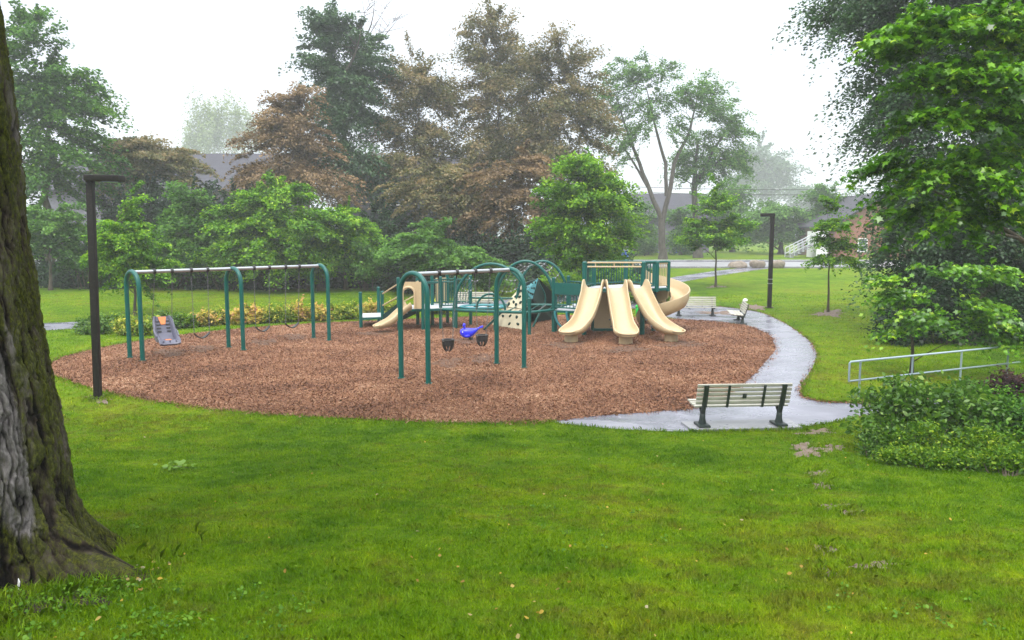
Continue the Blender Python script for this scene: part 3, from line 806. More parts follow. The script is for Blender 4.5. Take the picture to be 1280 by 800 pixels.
# ------------------------------------------------------------------ lamps
def lamp(base, H, width, head, sgn, label):
    base = np.array(base); T = thing('street_lamp', base, label, 'lamp post', 'square dark lamp posts')
    m = MB(); m.box(base + np.array([0, 0, H / 2 - .1]), (width, width, H + .2 - .012), bev=.012); pole = m.build('pole', M['lamp'], T, 30)
    L, h = head
    m = MB(); m.box(base + np.array([sgn * (L / 2 - width / 2), 0, H + h * .1]), (L, .30, h), bev=.02); hd = m.build('lamp_head', M['lamp'], T, 30)
    m = MB(); m.box(base + np.array([sgn * (L * .62), 0, H - h * .4 - .012]), (L * .45, .22, .02)); m.build('lens', M['glass'], hd)
    m = MB(); m.box(base + np.array([0, 0, .02]), (width * 1.7, width * 1.7, .05), bev=.01); m.build('base_plate', M['lamp'], T)
    return T
b = gnd(122.5, 498.5); Tn = lamp(b, 4.72, .135, (.74, .13), 1, 'tall dark brown lamp post beside the mossy tree, arm to the right'); Tn.rotation_euler = (0, R(1.2), 0)
b = gnd(961.5, 385); Tl = lamp(b, 4.30, .17, (.62, .15), -1, 'dark lamp post on the lawn beyond the path bend, arm to the left')
for zz in (1.35, 1.15):
    m = MB(); m.box(b + np.array([0, 0, zz]), (.19, .19, .04)); m.build('pale_band', M['galv'], Tl)

# ------------------------------------------------------------------ swing sets
GA = R(38)
def arch_pts(a, b, H, k=14):
    a = np.array([*a, 0.0]); b = np.array([*b, 0.0]); w = np.linalg.norm(b - a) / 2; c = (a + b) / 2; u = (a - b) / np.linalg.norm(a - b)
    pts = [a - np.array([0, 0, .2]), a + np.array([0, 0, .3]), a + np.array([0, 0, H - w - .5])]
    for i in range(k + 1):
        t = math.pi * i / k; pts.append(c + u * w * math.cos(t) + np.array([0, 0, H - w + w * math.sin(t)]))
    return pts + [b + np.array([0, 0, H - w - .5]), b + np.array([0, 0, .3]), b - np.array([0, 0, .2])]

def px_on_beam(A, B, px):
    k = (px - 640) / F; t = (k * A[1] - A[0]) / ((B[0] - A[0]) - k * (B[1] - A[1])); return A + (B - A) * t

def swing_frame(label, legs, H, clamps, r=.063):
    c = np.mean([p for l in legs for p in l], 0); T = thing('swing_frame', (*c, 0), label, 'swing set', 'green arched swing sets')
    mids = []
    for a, b in legs:
        m = MB(); m.tube(arch_pts(a, b, H), r, 12); ar = m.build('arch', M['green'], T, 50)
        for q in (a, b):
            m = MB(); m.tube([(*q, -.01), (*q, .035)], r * 1.5, 12); m.build('foot_collar', M['green'], ar)
        mids.append((np.array(a) + np.array(b)) / 2)
    A, B = mids[0], mids[-1]; zb = H - .02
    m = MB(); m.tube([(*A, zb), (*B, zb)], .050, 12); m.build('top_beam', M['galv'], T, 50)
    dirv = (B - A) / np.linalg.norm(B - A); ang = math.atan2(dirv[1], dirv[0])
    for px in clamps:
        p = px_on_beam(A, B, px); m = MB()
        m.tube([(*(p - dirv * .035), zb), (*(p + dirv * .035), zb)], .074, 12); m.tube([(*p, zb - .06), (*p, zb - .16)], .018, 8)
        m.build('hanger_clamp', M['rubber'], T, 40)
    return A, B, dirv, zb

def chain(T, a, b):
    a, b = np.array(a, float), np.array(b, float); L = np.linalg.norm(b - a); n = max(6, int(L / .085)); m = MB(); d = (b - a) / L
    s = np.array(Vector(d).orthogonal().normalized()); w = np.cross(d, s)
    for i in range(n):                      # links turned a quarter against each other
        c = a + d * L * (i + .5) / n; e = s if i % 2 else w; h = L / n * .62
        P = [c + d * h * math.sin(t) + e * .017 * math.cos(t) for t in np.linspace(0, 2 * math.pi, 9)[:-1]]
        m.tube(P, .0052, 4, closed=True)
    return m.build('chain', M['chain'], T)

legsA = [((-10.98, 22.74), (-10.34, 22.14)), ((-8.86, 24.78), (-8.20, 24.18)), ((-6.75, 27.0), (-6.09, 26.42))]
A1, B1, d1, z1 = swing_frame('long two bay swing set of three green arches on the left', legsA, 2.50, [193, 215, 239, 259.5, 317.5, 336.6, 357, 374])
legsB = [((-2.73, 19.46), (-1.99, 18.75)), ((-.42, 21.68), (.32, 21.0))]
A2, B2, d2, z2 = swing_frame('short swing set of two green arches in the middle of the chips', legsB, 2.62, [548, 570.5, 593.5, 612.5])

def hang(A, B, zb, p0, p1):
    a, b = px_on_beam(A, B, p0), px_on_beam(A, B, p1); return np.array([*a, zb - .16]), np.array([*b, zb - .16])

def belt_swing(p0, p1, label, zs, sh=0.0, tw=0.0):
    a, b = hang(A1, B1, z1, p0, p1); c = (a + b) / 2; T = thing('belt_swing', (c[0], c[1], zs), label, 'swing', 'black belt swings')
    u = np.array([d1[0], d1[1], 0]); w = np.array([-d1[1], d1[0], 0]); hs = .235
    cc = np.array([c[0], c[1], zs]) + w * sh
    e0, e1 = cc - u * hs + np.array([0, 0, .15]), cc + u * hs + np.array([0, 0, .15])
    m = MB(); V = []; Fc = []; k = 15
    for i in range(k):
        t = -1 + 2 * i / (k - 1); p = cc + u * hs * t * (1 - .0 * t * t) + np.array([0, 0, .15 * abs(t) ** 1.8]); wd = .075 * (1 - .35 * abs(t) ** 3)
        nn = np.array([0, 0, .014])
        V += [p - w * wd - nn, p + w * wd - nn, p + w * wd + nn, p - w * wd + nn]
    for i in range(k - 1):
        for q in range(4): Fc.append((i * 4 + q, i * 4 + (q + 1) % 4, i * 4 + 4 + (q + 1) % 4, i * 4 + 4 + q))
    Fc += [(3, 2, 1, 0), tuple((k - 1) * 4 + q for q in range(4))]
    m.add(V, Fc); m.build('seat', M['rubber'], T, 50)
    chain(T, a, e0); chain(T, b, e1)
belt_swing(239, 259.5, 'black belt swing hanging next to the high backed seat', .44)
belt_swing(317.5, 336.6, 'black belt swing just right of the middle arch', .46, .05)
belt_swing(357, 374, 'black belt swing nearest the right hand arch of the long swing set', .48, .12)

def adaptive_swing():
    a, b = hang(A1, B1, z1, 193, 215); c = (a + b) / 2; cz = .45
    T = thing('high_back_swing', (c[0], c[1], cz), 'purple grey moulded high back swing seat with orange inserts', 'swing')
    f = np.array([.62, -.78, 0]); f /= np.linalg.norm(f); s = np.array([-f[1], f[0], 0]); o = np.array([c[0], c[1], cz]); up = np.array([0, 0, 1.0])
    P = lambda y, x, z: o + f * y + s * x + up * z
    side = [(-.40, .68), (-.33, .55), (-.20, .28), (-.08, .09), (.05, .03), (.25, .04), (.36, .02), (.42, -.05)]
    prof = []
    pts = [P(y, 0, z) for y, z in side]
    for i in range(len(side)):
        w = [.20, .25, .27, .27, .27, .27, .27, .26][i]; rim = [.05, .09, .12, .17, .15, .09, .05, .03][i]
        prof.append([(-w - .03, rim), (-w, rim + .02), (-w + .03, rim), (-w + .06, .01), (w - .06, .01), (w - .03, rim), (w, rim + .02), (w + .03, rim), (w + .02, -.03), (w - .06, -.06), (-w + .06, -.06), (-w - .02, -.03)])
    m = MB(); m.sweep(pts, [s] * len(pts), prof); shell = m.build('shell', M['purple'], T, 45)
    nrm = lambda i: np.array((np.cross(s, np.array(pts[i + 1]) - np.array(pts[i])))) 
    bk = np.array(pts[0]) - np.array(pts[3]); bk /= np.linalg.norm(bk); nb = np.cross(s, bk); nb = nb if nb @ f > 0 else -nb
    m = MB(); q = np.array(pts[0]) + nb * .022
    m.slab([q - s * .11 - bk * .02, q + s * .11 - bk * .02, q + s * .06 - bk * .26, q - s * .06 - bk * .26], .02); m.build('head_insert', M['orange'], T)
    for r_ in range(4):
        for sx in (-1, 1):
            q = np.array(pts[0]) - bk * (.16 + r_ * .105) + nb * .02 + s * sx * (.13)
            m = MB(); m.box(q, (.11, .035, .012), rot=Matrix((s, bk, nb)).transposed().to_3x3()); m.build('slot', M['rubber'], shell)
    m = MB(); m.box(P(.13, .02, .052), (.16, .16, .012), rot=Matrix((s, f, up)).transposed().to_3x3()); m.build('seat_insert', M['orange'], T)
    for x in (-.17, 0, .17):
        m = MB(); m.box(P(.37, x, .03), (.03, .05, .05), rot=Matrix((s, f, up)).transposed().to_3x3()); m.build('foot_lug', M['purple'], shell)
    for sx in (-1, 1):
        m = MB(); m.tube([P(-.16, sx * .29, .33), P(.02, sx * .31, .27), P(.2, sx * .30, .16)], .022, 8); m.build('arm_rail', M['purple'], T, 50)
    for p, sx in ((a, -1), (b, 1)):
        ss = sx * (1 if s @ np.array([d1[0], d1[1], 0]) > 0 else -1)
        y = np.array(P(-.33, ss * .27, .58)); chain(T, p, y)
        m = MB(); m.tube([y, P(.1, ss * .29, .2)], .006, 5); m.build('strap', M['chain'], T)
adaptive_swing()

def bucket_swing(p0, p1, label, zt, off):
    a, b = hang(A2, B2, z2, p0, p1); c = (a + b) / 2 + np.array([off, 0, 0]); T = thing('bucket_swing', (c[0], c[1], zt - .3), label, 'swing', 'black toddler bucket swings')
    n = 28; u0 = np.array([d2[0], d2[1], 0]); w0 = np.array([-d2[1], d2[0], 0]); r = .15
    # the shell with two leg holes at the front and a solid crotch strap between them
    rows = [0, .05, .10, .15, .20, .25, .29]
    rr = [.155, .155, .152, .145, .13, .105, .06]
    P = lambda i, k, q: np.array([c[0], c[1], zt - rows[i]]) + (u0 * math.cos(2 * math.pi * k / n) + w0 * math.sin(2 * math.pi * k / n)) * (rr[i] - q)
    m = MB(); V = []; Fc = []
    for q in (0, .022):
        for i in range(7):
            for k in range(n): V.append(P(i, k, q))
    front = math.atan2(-1, 0)
    def hole(i, k):
        d = (u0 * math.cos(2 * math.pi * (k + .5) / n) + w0 * math.sin(2 * math.pi * (k + .5) / n)); fx, fy = d[0], -d[1]
        return i >= 3 and i <= 5 and abs(fy) > .3 and .10 < abs(fx) < .52
    idx = lambda q, i, k: q * 7 * n + i * n + k % n
    solid = lambda i, k: 0 <= i < 6 and not hole(i, k % n)
    for i in range(6):
        for k in range(n):
            if not solid(i, k): continue
            Fc.append((idx(0, i, k), idx(0, i, k + 1), idx(0, i + 1, k + 1), idx(0, i + 1, k))); Fc.append((idx(1, i, k + 1), idx(1, i, k), idx(1, i + 1, k), idx(1, i + 1, k + 1)))
            if not solid(i - 1, k): Fc.append((idx(0, i, k), idx(1, i, k), idx(1, i, k + 1), idx(0, i, k + 1)))
            if not solid(i + 1, k): Fc.append((idx(0, i + 1, k + 1), idx(1, i + 1, k + 1), idx(1, i + 1, k), idx(0, i + 1, k)))
            if not solid(i, k + 1): Fc.append((idx(0, i, k + 1), idx(1, i, k + 1), idx(1, i + 1, k + 1), idx(0, i + 1, k + 1)))
            if not solid(i, k - 1): Fc.append((idx(0, i + 1, k), idx(1, i + 1, k), idx(1, i, k), idx(0, i, k)))
    m.add(V, Fc); m.build('bucket', M['rubber'], T, 40)
    m = MB(); m.tube([np.array([c[0], c[1], zt]) + (u0 * math.cos(t) + w0 * math.sin(t)) * .152 for t in np.linspace(0, 2 * math.pi, 25)[:-1]], .018, 8, closed=True); m.build('rim', M['rubber'], T, 60)
    for q, sx in ((a, -1), (b, 1)):
        e = c + u0 * sx * .15; e[2] = zt + .02; chain(T, q, e)
        m = MB(); m.box((e[0], e[1], zt - .01), (.05, .05, .05), bev=.008); m.build('bracket', M['chain'], T)
bucket_swing(548, 570.5, 'black bucket swing left of the blue whale', .92, 0)
bucket_swing(593.5, 612.5, 'black bucket swing right of the blue whale', .93, -.02)
# ------------------------------------------------------------------ the play structure
def V3(*a): return np.array(a, float)
PS = thing('play_structure', (0.5, 29.3, 0), 'green and tan climbing structure with slides, decks and arches on the wood chips', 'play structure')
GR = M['green']
def post(x, y, z, r=.065, z0=-.2):
    m = MB(); m.tube([(x, y, z0), (x, y, z - .03)], r, 12); o = m.build('post', GR, PS, 50)
    m = MB(); m.ball((x, y, z - .035), (r * 1.12, r * 1.12, .05), 12, 6); m.build('post_cap', GR, o, 60)
for p in [(-5.70, 30.0, 1.36), (-5.34, 31.9, 1.42), (-4.95, 30.4, 1.36), (-4.19, 29.45, 1.93), (-3.66, 30.9, 1.95), (-3.28, 29.3, 1.95), (-3.08, 30.8, 1.97),
          (-2.66, 29.7, 1.95), (-2.56, 31.6, 1.95), (-2.10, 29.8, 1.95), (-1.61, 31.0, 1.93), (.61, 27.95, 1.30), (1.49, 28.6, 1.98), (2.14, 30.3, 1.95)]: post(*p)
for p in [(2.53, 27.9, 2.57), (2.98, 29.1, 2.56), (4.57, 27.9, 2.57), (4.28, 30.1, 2.56), (5.17, 29.0, 2.56)]: post(*p, r=.085)
post(5.10, 28.15, 2.57, .075, 1.5); post(5.56, 28.45, 2.57, .07, 1.5)

def deck(poly, z, th=.09, name='deck'):
    m = MB(); m.slab([(x, y, z - th / 2) for x, y in poly], th - .012); o = m.build(name, GR, PS)
    c = np.mean(np.array(poly), 0); m = MB(); m.slab([(c[0] + (x - c[0]) * .97, c[1] + (y - c[1]) * .97, z + .004) for x, y in poly], .022); m.build('deck_surface', M['deckgrey'], o)
deck([(-5.74, 29.96), (-4.93, 30.36), (-5.10, 31.9), (-5.95, 31.6)], .38, name='transfer_platform')
deck([(-4.15, 29.45), (-3.28, 29.28), (-2.1, 29.85), (-1.6, 31.0), (-2.55, 31.6), (-3.8, 31.3)], .78)
deck([(1.49, 28.58), (2.5, 27.98), (2.98, 29.1), (2.15, 30.3)], .82)
deck([(2.53, 27.9), (4.57, 27.9), (5.17, 29.0), (4.28, 30.1), (2.98, 29.1)], 1.64, .11)
deck([(4.62, 27.93), (5.58, 28.42), (5.75, 29.1), (5.2, 29.02)], 1.63, .10, 'balcony')

def bars(p, q, z0, z1, n, mat=GR, name='bar_panel', r=.014):
    p, q = V3(*p), V3(*q); m = MB()
    for z in (z0, z1): m.tube([(*p, z), (*q, z)], .026, 8)
    for i in range(n):
        c = p + (q - p) * (i + .7) / (n + .4); m.tube([(*c, z0), (*c, z1)], r, 6)
    return m.build(name, mat, PS, 50)
bars((2.98, 29.1), (4.28, 30.1), 1.74, 2.52, 12); bars((4.28, 30.1), (5.17, 29.0), 1.74, 2.52, 10)
bars((2.53, 27.95), (2.98, 29.1), 1.74, 2.52, 7); bars((4.60, 27.93), (5.10, 28.15), 1.72, 2.52, 5)
bars((5.12, 28.17), (5.54, 28.43), 1.72, 2.50, 6, M['tan'], 'tan_bar_panel', .014)
m = MB(); m.tube([(4.58, 27.92, 2.555), (5.10, 28.15, 2.555), (5.56, 28.45, 2.555)], .04, 8); m.build('top_rail', GR, PS, 60)
for z in (2.545, 2.40):
    m = MB(); m.tube([(2.62, 27.83, z), (4.50, 27.83, z)], .028, 8)
    if z > 2.5:
        for x in (2.9, 3.55, 4.2): m.tube([(x, 27.83, 2.40), (x, 27.83, 2.545)], .02, 6)
    m.build('tan_guard_rail', M['tan'], PS, 50)
# left deck guard panels
for p, q, n in [((-2.66, 29.7), (-2.10, 29.8), 5), ((-3.08, 30.8), (-2.56, 31.55), 6), ((-3.28, 29.3), (-2.66, 29.7), 0), ((-2.56, 31.6), (-1.61, 31.0), 8)]:
    bars(p, q, .88 if n else 1.73, 1.76, n)
m = MB(); m.slab([(-2.98, 31.25, .86), (-2.60, 31.5, .86), (-2.60, 31.5, 1.82), (-2.98, 31.25, 1.82)], .04); m.build('tan_play_panel', M['tan'], PS)
# middle deck: solid board above, bars below
m = MB(); m.slab([(1.52, 28.58, 1.42), (2.47, 27.96, 1.42), (2.47, 27.96, 1.80), (1.52, 28.58, 1.80)], .05)
for t in (.3, .7):
    m.ball((1.52 + .95 * t, 28.55 - .62 * t - .03, 1.68), .025, 8, 5)
m.build('board_panel', GR, PS); bars((1.52, 28.58), (2.47, 27.96), .92, 1.40, 8)
bars((2.15, 30.25), (2.95, 29.15), .92, 1.75, 8)
m = MB()
for i in range(3): m.box((2.35 + .22 * i, 28.9 + .05 * i, .95 + .22 * i), (.28, .85, .05), bev=.01)
m.build('inner_steps', M['deckgrey'], PS)
# ramp with stringers and tan hand rails from the low platform to the left deck
a, b = V3(-4.98, 30.42, .36), V3(-4.12, 29.75, .78); w = V3(.62, 1.05, 0)
for s in (0, 1):
    m = MB(); o = w * s; m.slab([a + o + V3(0, 0, -.24), b + o + V3(0, 0, -.22), b + o + V3(0, 0, .28), a + o + V3(0, 0, .05)], .045); m.build('stringer', M['dgreen'], PS)
for i in range(3):
    c = a + (b - a) * (i + .7) / 3.4 + w * .5; m = MB(); m.box(c, (.26, 1.18, .04), rot=Matrix.Rotation(math.atan2(w[1], w[0]) - R(90), 3, 'Z'), bev=.008); m.build('step', M['deckgrey'], PS)
for s in (0, 1):
    for z0, z1 in ((1.24, 1.72), (.80, 1.24)):
        o = w * s; m = MB(); m.tube([V3(-4.96, 30.40, z0) + o * .9, V3(-4.17, 29.5 if s == 0 else 29.8, z1) + o * .9], .027, 8); m.build('tan_hand_rail', M['tan'], PS, 50)

# chutes
def slide(P0, P1, label, wid=.352, prof_t=((0, 0), (.05, .005), (.11, .05), (.27, .31), (.48, .68), (.60, .84), (.72, .94), (.86, .985), (1, 1.0)), rim=.25, foot=True, horn=1.55, curl=.0, endflare=1.15):
    P0, P1 = V3(*P0), V3(*P1); n = 34; pts = []; sides = []; profs = []
    h = P1 - P0; L = np.linalg.norm(h[:2]); dr = V3(h[0], h[1], 0) / L; lat = V3(dr[1], -dr[0], 0)
    tx = [p[0] for p in prof_t]; ty = [p[1] for p in prof_t]; lat0 = lat
    for i in range(n):
        t = i / (n - 1)
        tt = .3 * np.interp(max(0, t - .05), tx, ty) + .4 * np.interp(t, tx, ty) + .3 * np.interp(min(1, t + .05), tx, ty)
        p = P0 + h * V3(t, t, tt) + lat0 * curl * math.sin(math.pi * t); pts.append(p)
        tg = dr * L + lat0 * curl * math.pi * math.cos(math.pi * t); tg /= np.linalg.norm(tg); sides.append(V3(tg[1], -tg[0], 0))
        rm = rim * np.interp(t, [0, .03, .07, .11, .18, .7, .82, .93, 1], [.8, 1.35, horn, horn * .92, 1.0, 1.0, .85, .6, .5]); wd = wid * np.interp(t, [0, .12, .65, .88, .96, 1], [1.0, 1.0, 1.0, endflare, endflare * .95, endflare * .82])
        d = .055
        profs.append([(-wd - .015, rm - .03), (-wd, rm), (-wd + .03, rm), (-wd + .045, rm - .03), (-wd + .065, rm * .45), (-wd + .13, .035), (-wd * .3, 0), (wd * .3, 0), (wd - .13, .035), (wd - .065, rm * .45), (wd - .045, rm - .03), (wd - .03, rm), (wd, rm), (wd + .015, rm - .03),
                      (wd + .01, rm * .4), (wd - .09, -.045), (wd * .3, -d), (-wd * .3, -d), (-wd + .09, -.045), (-wd - .01, rm * .4)])
    m = MB(); m.sweep(pts, sides, profs); o = m.build('slide', M['tan'], PS, 60)
    tag(o, label)
    # rounded lip closing the run-out, and the moulded foot under it
    e = pts[-1]; lat = sides[-1]; dr = V3(-lat[1], lat[0], 0); wd = wid * endflare * .82 - .02; m = MB(); rz = rim * .5 - .025
    if np.dot(dr, h) < 0: dr = -dr
    U = np.linspace(0, math.pi, 13); rows = []
    for q, (sc, z) in enumerate(((1.0, rz), (.93, rz * .45), (.72, .015), (.0, -.012))):
        rows.append([e + lat * wd * sc * math.cos(t) + dr * (wd * .62 * sc * math.sin(t)) + V3(0, 0, z - (rz * .45 * math.sin(t) if q == 0 else (rz * .2 * math.sin(t) if q == 1 else 0))) for t in U])
    under = [[p - V3(0, 0, .05) for p in r_] for r_ in rows[1:]]
    VV = [p for r_ in rows + under for p in r_]; FF = []; kk = len(U)
    for a_ in (0, 1, 2, 4, 5):
        for b_ in range(kk - 1): FF.append((a_ * kk + b_, a_ * kk + b_ + 1, (a_ + 1) * kk + b_ + 1, (a_ + 1) * kk + b_))
    for b_ in range(kk - 1): FF.append((b_, b_ + 1, 4 * kk + b_ + 1, 4 * kk + b_))
    m.add(VV, FF); m.tube(rows[0], .026, 8); m.build('slide_lip', M['tan'], o, 60)
    if foot:
        c = P0 + h * V3(.86, .86, 0); c[2] = 0; m = MB(); m.lathe([(.23, -.05), (.225, .12), (.21, P1[2] + .02), (.20, P1[2] + .05)], c, 18); m.build('slide_foot', M['tan'], o, 50)
        for t in (.5, .62):
            c = pts[int(t * n)]; m = MB(); m.box(c + lat * (wid + .03) + V3(0, 0, .02), (.05, .07, .05), bev=.01); m.build('bolt_lug', M['chain'], o)
    return o
slide((2.86, 27.72, 1.66), (1.80, 25.85, .31), 'leftmost chute of the triple slide, turned to the left', curl=-.16)
slide((3.56, 27.70, 1.66), (3.70, 25.35, .31), 'middle chute of the triple slide')
slide((4.26, 27.72, 1.66), (5.42, 25.95, .31), 'rightmost chute of the triple slide, turned to the right', curl=.16)
slide((-3.76, 29.25, .80), (-4.86, 28.55, .20), 'small low slide at the left end', wid=.24, rim=.19, foot=False, horn=1.1, endflare=1.05)
m = MB(); m.slab([(2.99, 28.95, .13), (3.70, 28.95, .13), (3.66, 28.95, 1.40), (3.03, 28.95, 1.40)], .05); m.build('tan_lower_panel', M['tan'], PS)
m = MB(); m.box((3.35, 28.93, .06), (.8, .10, .10)); m.build('panel_sill', GR, PS)

# spiral slide
def spiral():
    ax = V3(5.55, 29.35, 0); n = 46; pts = []; sides = []; profs = []
    for i in range(n):
        t = i / (n - 1); a = R(140 - 320 * t); r = .60; z = 1.70 - 1.42 * (t ** .98)
        z = z + .03 * math.sin(t * 6)
        o = V3(math.cos(a), math.sin(a), 0); pts.append(ax + o * r + V3(0, 0, z)); sides.append(o)
        k = np.interp(t, [0, .06, .9, 1], [1.2, 1.0, 1.0, .6]); ro = .48 * k; ri = .20 * k
        profs.append([(-.33, ri - .03), (-.315, ri), (-.285, ri), (-.27, ri - .03), (-.22, .05), (-.08, 0), (.10, 0), (.22, .06), (.28, .2 * k), (.31, ro - .03), (.325, ro), (.355, ro), (.37, ro - .03),
                      (.34, .18 * k), (.27, .0), (.1, -.055), (-.1, -.055), (-.26, -.02)])
    m = MB(); m.sweep(pts, sides, profs); o = m.build('spiral_slide', M['tan'], PS, 60)
    m = MB(); m.lathe([(.12, -.1), (.12, 1.2), (.20, 1.5), (.26, 1.62)], ax, 14); m.build('centre_column', M['tan'], o, 60)
    m = MB(); m.slab([(5.22, 29.05, 1.0), (5.6, 28.62, 1.25), (5.6, 28.62, 1.58), (5.22, 29.05, 1.58)], .04); m.build('entry_skirt', M['tan'], o)
spiral()

# tan hood with an arched opening over the small slide
def hood():
    A, B = V3(-4.10, 29.40, 0), V3(-3.32, 29.26, 0); u = B - A; L = np.linalg.norm(u); u /= L; nrm = V3(u[1], -u[0], 0)
    z0, z1 = .80, 1.78; c, r, sp = .32, .235, 1.36
    inner = [(c + r, z0)] + [(c + r * math.cos(t), sp + r * math.sin(t)) for t in np.linspace(0, math.pi, 13)] + [(c - r, z0)]
    outer = [(L, z0), (L, sp - .1)] + [(L, z1)] + [(L * (1 - k / 9), z1) for k in range(1, 9)] + [(0, z1), (0, sp - .1), (0, z0)]
    outer = outer[:1] + outer[1:14] + [outer[-1]]
    n = len(inner); outer = [outer[int(round(i * (len(outer) - 1) / (n - 1)))] for i in range(n)]
    P = lambda q, s: A + u * q[0] + V3(0, 0, q[1]) + nrm * s
    V = [P(q, s) for s in (.03, -.03) for L_ in (inner, outer) for q in L_]; Fc = []
    for i in range(n - 1):
        Fc += [(i, i + 1, n + i + 1, n + i), (2 * n + i + 1, 2 * n + i, 3 * n + i, 3 * n + i + 1), (i + 1, i, 2 * n + i, 2 * n + i + 1), (n + i, n + i + 1, 3 * n + i + 1, 3 * n + i)]
    m = MB(); m.add(V, Fc); o = m.build('tan_hood_panel', M['tan'], PS)
    m = MB(); m.tube([P(q, .06) for q in inner], .045, 8); m.build('hood_rim', M['tan'], o, 60)
hood()

# bridge: curved side tubes, rungs, ring, small hand arch, net climbers under two pairs of arches
def smooth_line(P, k=8):
    P = [P[0]] + list(P) + [P[-1]]; P = np.array(P, float); out = []
    for i in range(1, len(P) - 2):
        for j in range(k):
            t = j / k; p0, p1, p2, p3 = P[i - 1], P[i], P[i + 1], P[i + 2]
            out.append(.5 * ((2 * p1) + (-p0 + p2) * t + (2 * p0 - 5 * p1 + 4 * p2 - p3) * t * t + (-p0 + 3 * p1 - 3 * p2 + p3) * t ** 3))
    out.append(P[-1]); return np.array(out)
fr = smooth_line([(-2.55, 29.4, .76), (-1.6, 28.85, .77), (-.4, 28.3, .78), (.61, 27.95, .80), (1.49, 28.55, .82)])
bk = smooth_line([(-1.62, 31.0, .80), (-.6, 30.75, .80), (.6, 30.6, .82), (1.4, 30.5, .82), (2.14, 30.3, .82)])
for L_ in (fr, bk):
    m = MB(); m.tube(L_, .055, 10); m.build('bridge_tube', GR, PS, 60)
m = MB(); m.tube(smooth_line([(-1.62, 31.05, 1.06), (-.6, 30.8, 1.06), (.2, 30.7, 1.06)]), .035, 8); m.build('bridge_tube', GR, PS, 60)
for i in range(5, len(fr) - 3, 3):
    t = i / (len(fr) - 1); q = bk[int(t * (len(bk) - 1))]; m = MB(); m.tube([fr[i], (fr[i] + q) / 2 - V3(0, 0, .12), q], .022, 6); m.build('bridge_rung', M['chain'] if i % 2 else GR, PS, 60)
c = V3(-1.1, 30.0, .80); m = MB(); m.tube([c + V3(.85 * math.cos(t), .6 * math.sin(t), 0) for t in np.linspace(0, 2 * math.pi, 33)[:-1]], .045, 8, closed=True); rg = m.build('bridge_ring', M['teal'], PS, 60)
for s in (-.45, 0, .45):
    m = MB(); m.lathe([(.02, -.03), (.16, -.02), (.17, .01), (.02, .025)], c + V3(s * 1.1, .1 * s, .0), 14); m.build('stepping_pod', M['deckgrey'], rg, 50)
def ell_arch(A, B, H, r, name='arch', k=22, legs=0.0):
    A, B = V3(*A), V3(*B); c = (A + B) / 2; u = (A - B) / 2; pts = []
    if legs: pts.append(A - V3(0, 0, legs))
    for i in range(k + 1):
        t = math.pi * i / k; pts.append(c + u * math.cos(t) + V3(0, 0, (H - c[2]) * math.sin(t)))
    if legs: pts.append(B - V3(0, 0, legs))
    m = MB(); m.tube(pts, r, 10); m.build(name, GR, PS, 60); return np.array(pts)
ell_arch((-1.30, 29.2, .78), (-.25, 28.9, .78), 1.36, .04, 'hand_arch')
a1 = ell_arch((-2.12, 29.0, .75), (.62, 28.15, .80), 2.47, .055, legs=.6)
a2 = ell_arch((-.62, 28.9, .80), (1.58, 28.65, .80), 2.56, .055, legs=.75)
a3 = ell_arch((.18, 30.55, .82), (2.16, 30.35, .82), 2.50, .055)
def net(A, B, i0, i1, name='bead_net'):
    m = MB(); b = MB(); rows = list(range(i0, i1, 2))
    for i in rows:
        j = min(len(B) - 1, int(i * (len(B) - 1) / (len(A) - 1))); sag = [A[i] + (B[j] - A[i]) * t - V3(0, 0, .14 * math.sin(math.pi * t)) for t in np.linspace(0, 1, 6)]
        m.tube(sag, .010, 5, cap=False)
        for q in sag[1:-1]: b.ball(q, .026, 7, 5)
    for t in (1, 2, 3, 4):
        L_ = [(A[i] + (B[min(len(B) - 1, int(i * (len(B) - 1) / (len(A) - 1)))] - A[i]) * t / 5 - V3(0, 0, .14 * math.sin(math.pi * t / 5))) for i in rows]
        m.tube(L_, .010, 5, cap=False)
    o = m.build(name, M['chain'], PS, 60); b.build('beads', M['deckgrey'], o, 60)
net(a2, a3, 4, 12); net(a2, a3, 12, 23)
inner = np.array([p + V3(.45, 1.2, -.2) * 1.0 for p in a1]); net(a1, inner, 3, 9)
for s in (0, .45):                           # curled step ladder under the middle deck
    m = MB(); P0 = V3(1.52 + s * .9, 28.5 - s * .5, .8); m.tube([P0 + V3(.62 * (1 - math.cos(t)), -.12, -.72 * math.sin(t)) for t in np.linspace(0, math.pi / 2, 10)], .04, 8); m.build('curled_ladder', M['teal'], PS, 60)
for a, b in (((-.35, 28.6, .76), (-1.10, 29.3, -.05)), ((1.2, 30.5, .8), (.75, 30.1, -.05))):
    m = MB(); m.tube([a, b], .04, 8); m.build('brace', GR, PS, 50)

# ------------------------------------------------------------------ climbing wedge
CW = thing('climbing_wall', (.4, 31, 0), 'tent shaped climbing wall with cream face and dark green side', 'climbing wall')
Bl, Br, Tp = V3(-.92, 31.0, 0), V3(.38, 29.35, 0), V3(.48, 30.7, 1.66)
lerp = lambda a, b, t: a + (b - a) * t
f0 = MB(); f0.slab([Bl + V3(.12, .0, -.05), lerp(Bl, Br, .42) + V3(0, -.1, -.05), Br + V3(0, 0, -.05), lerp(Br, Tp, .42), lerp(Bl, Tp, .42)], .05); lo = f0.build('lower_face', M['cream'], CW)
f1 = MB(); f1.slab([lerp(Bl, Tp, .435), lerp(Br, Tp, .435), lerp(Br, Tp, .97), lerp(Bl, Tp, .97)], .05); hi = f1.build('upper_face', M['cream'], CW)
nf = np.cross(Br - Bl, Tp - Bl); nf /= np.linalg.norm(nf); nf = nf if nf[1] < 0 else -nf
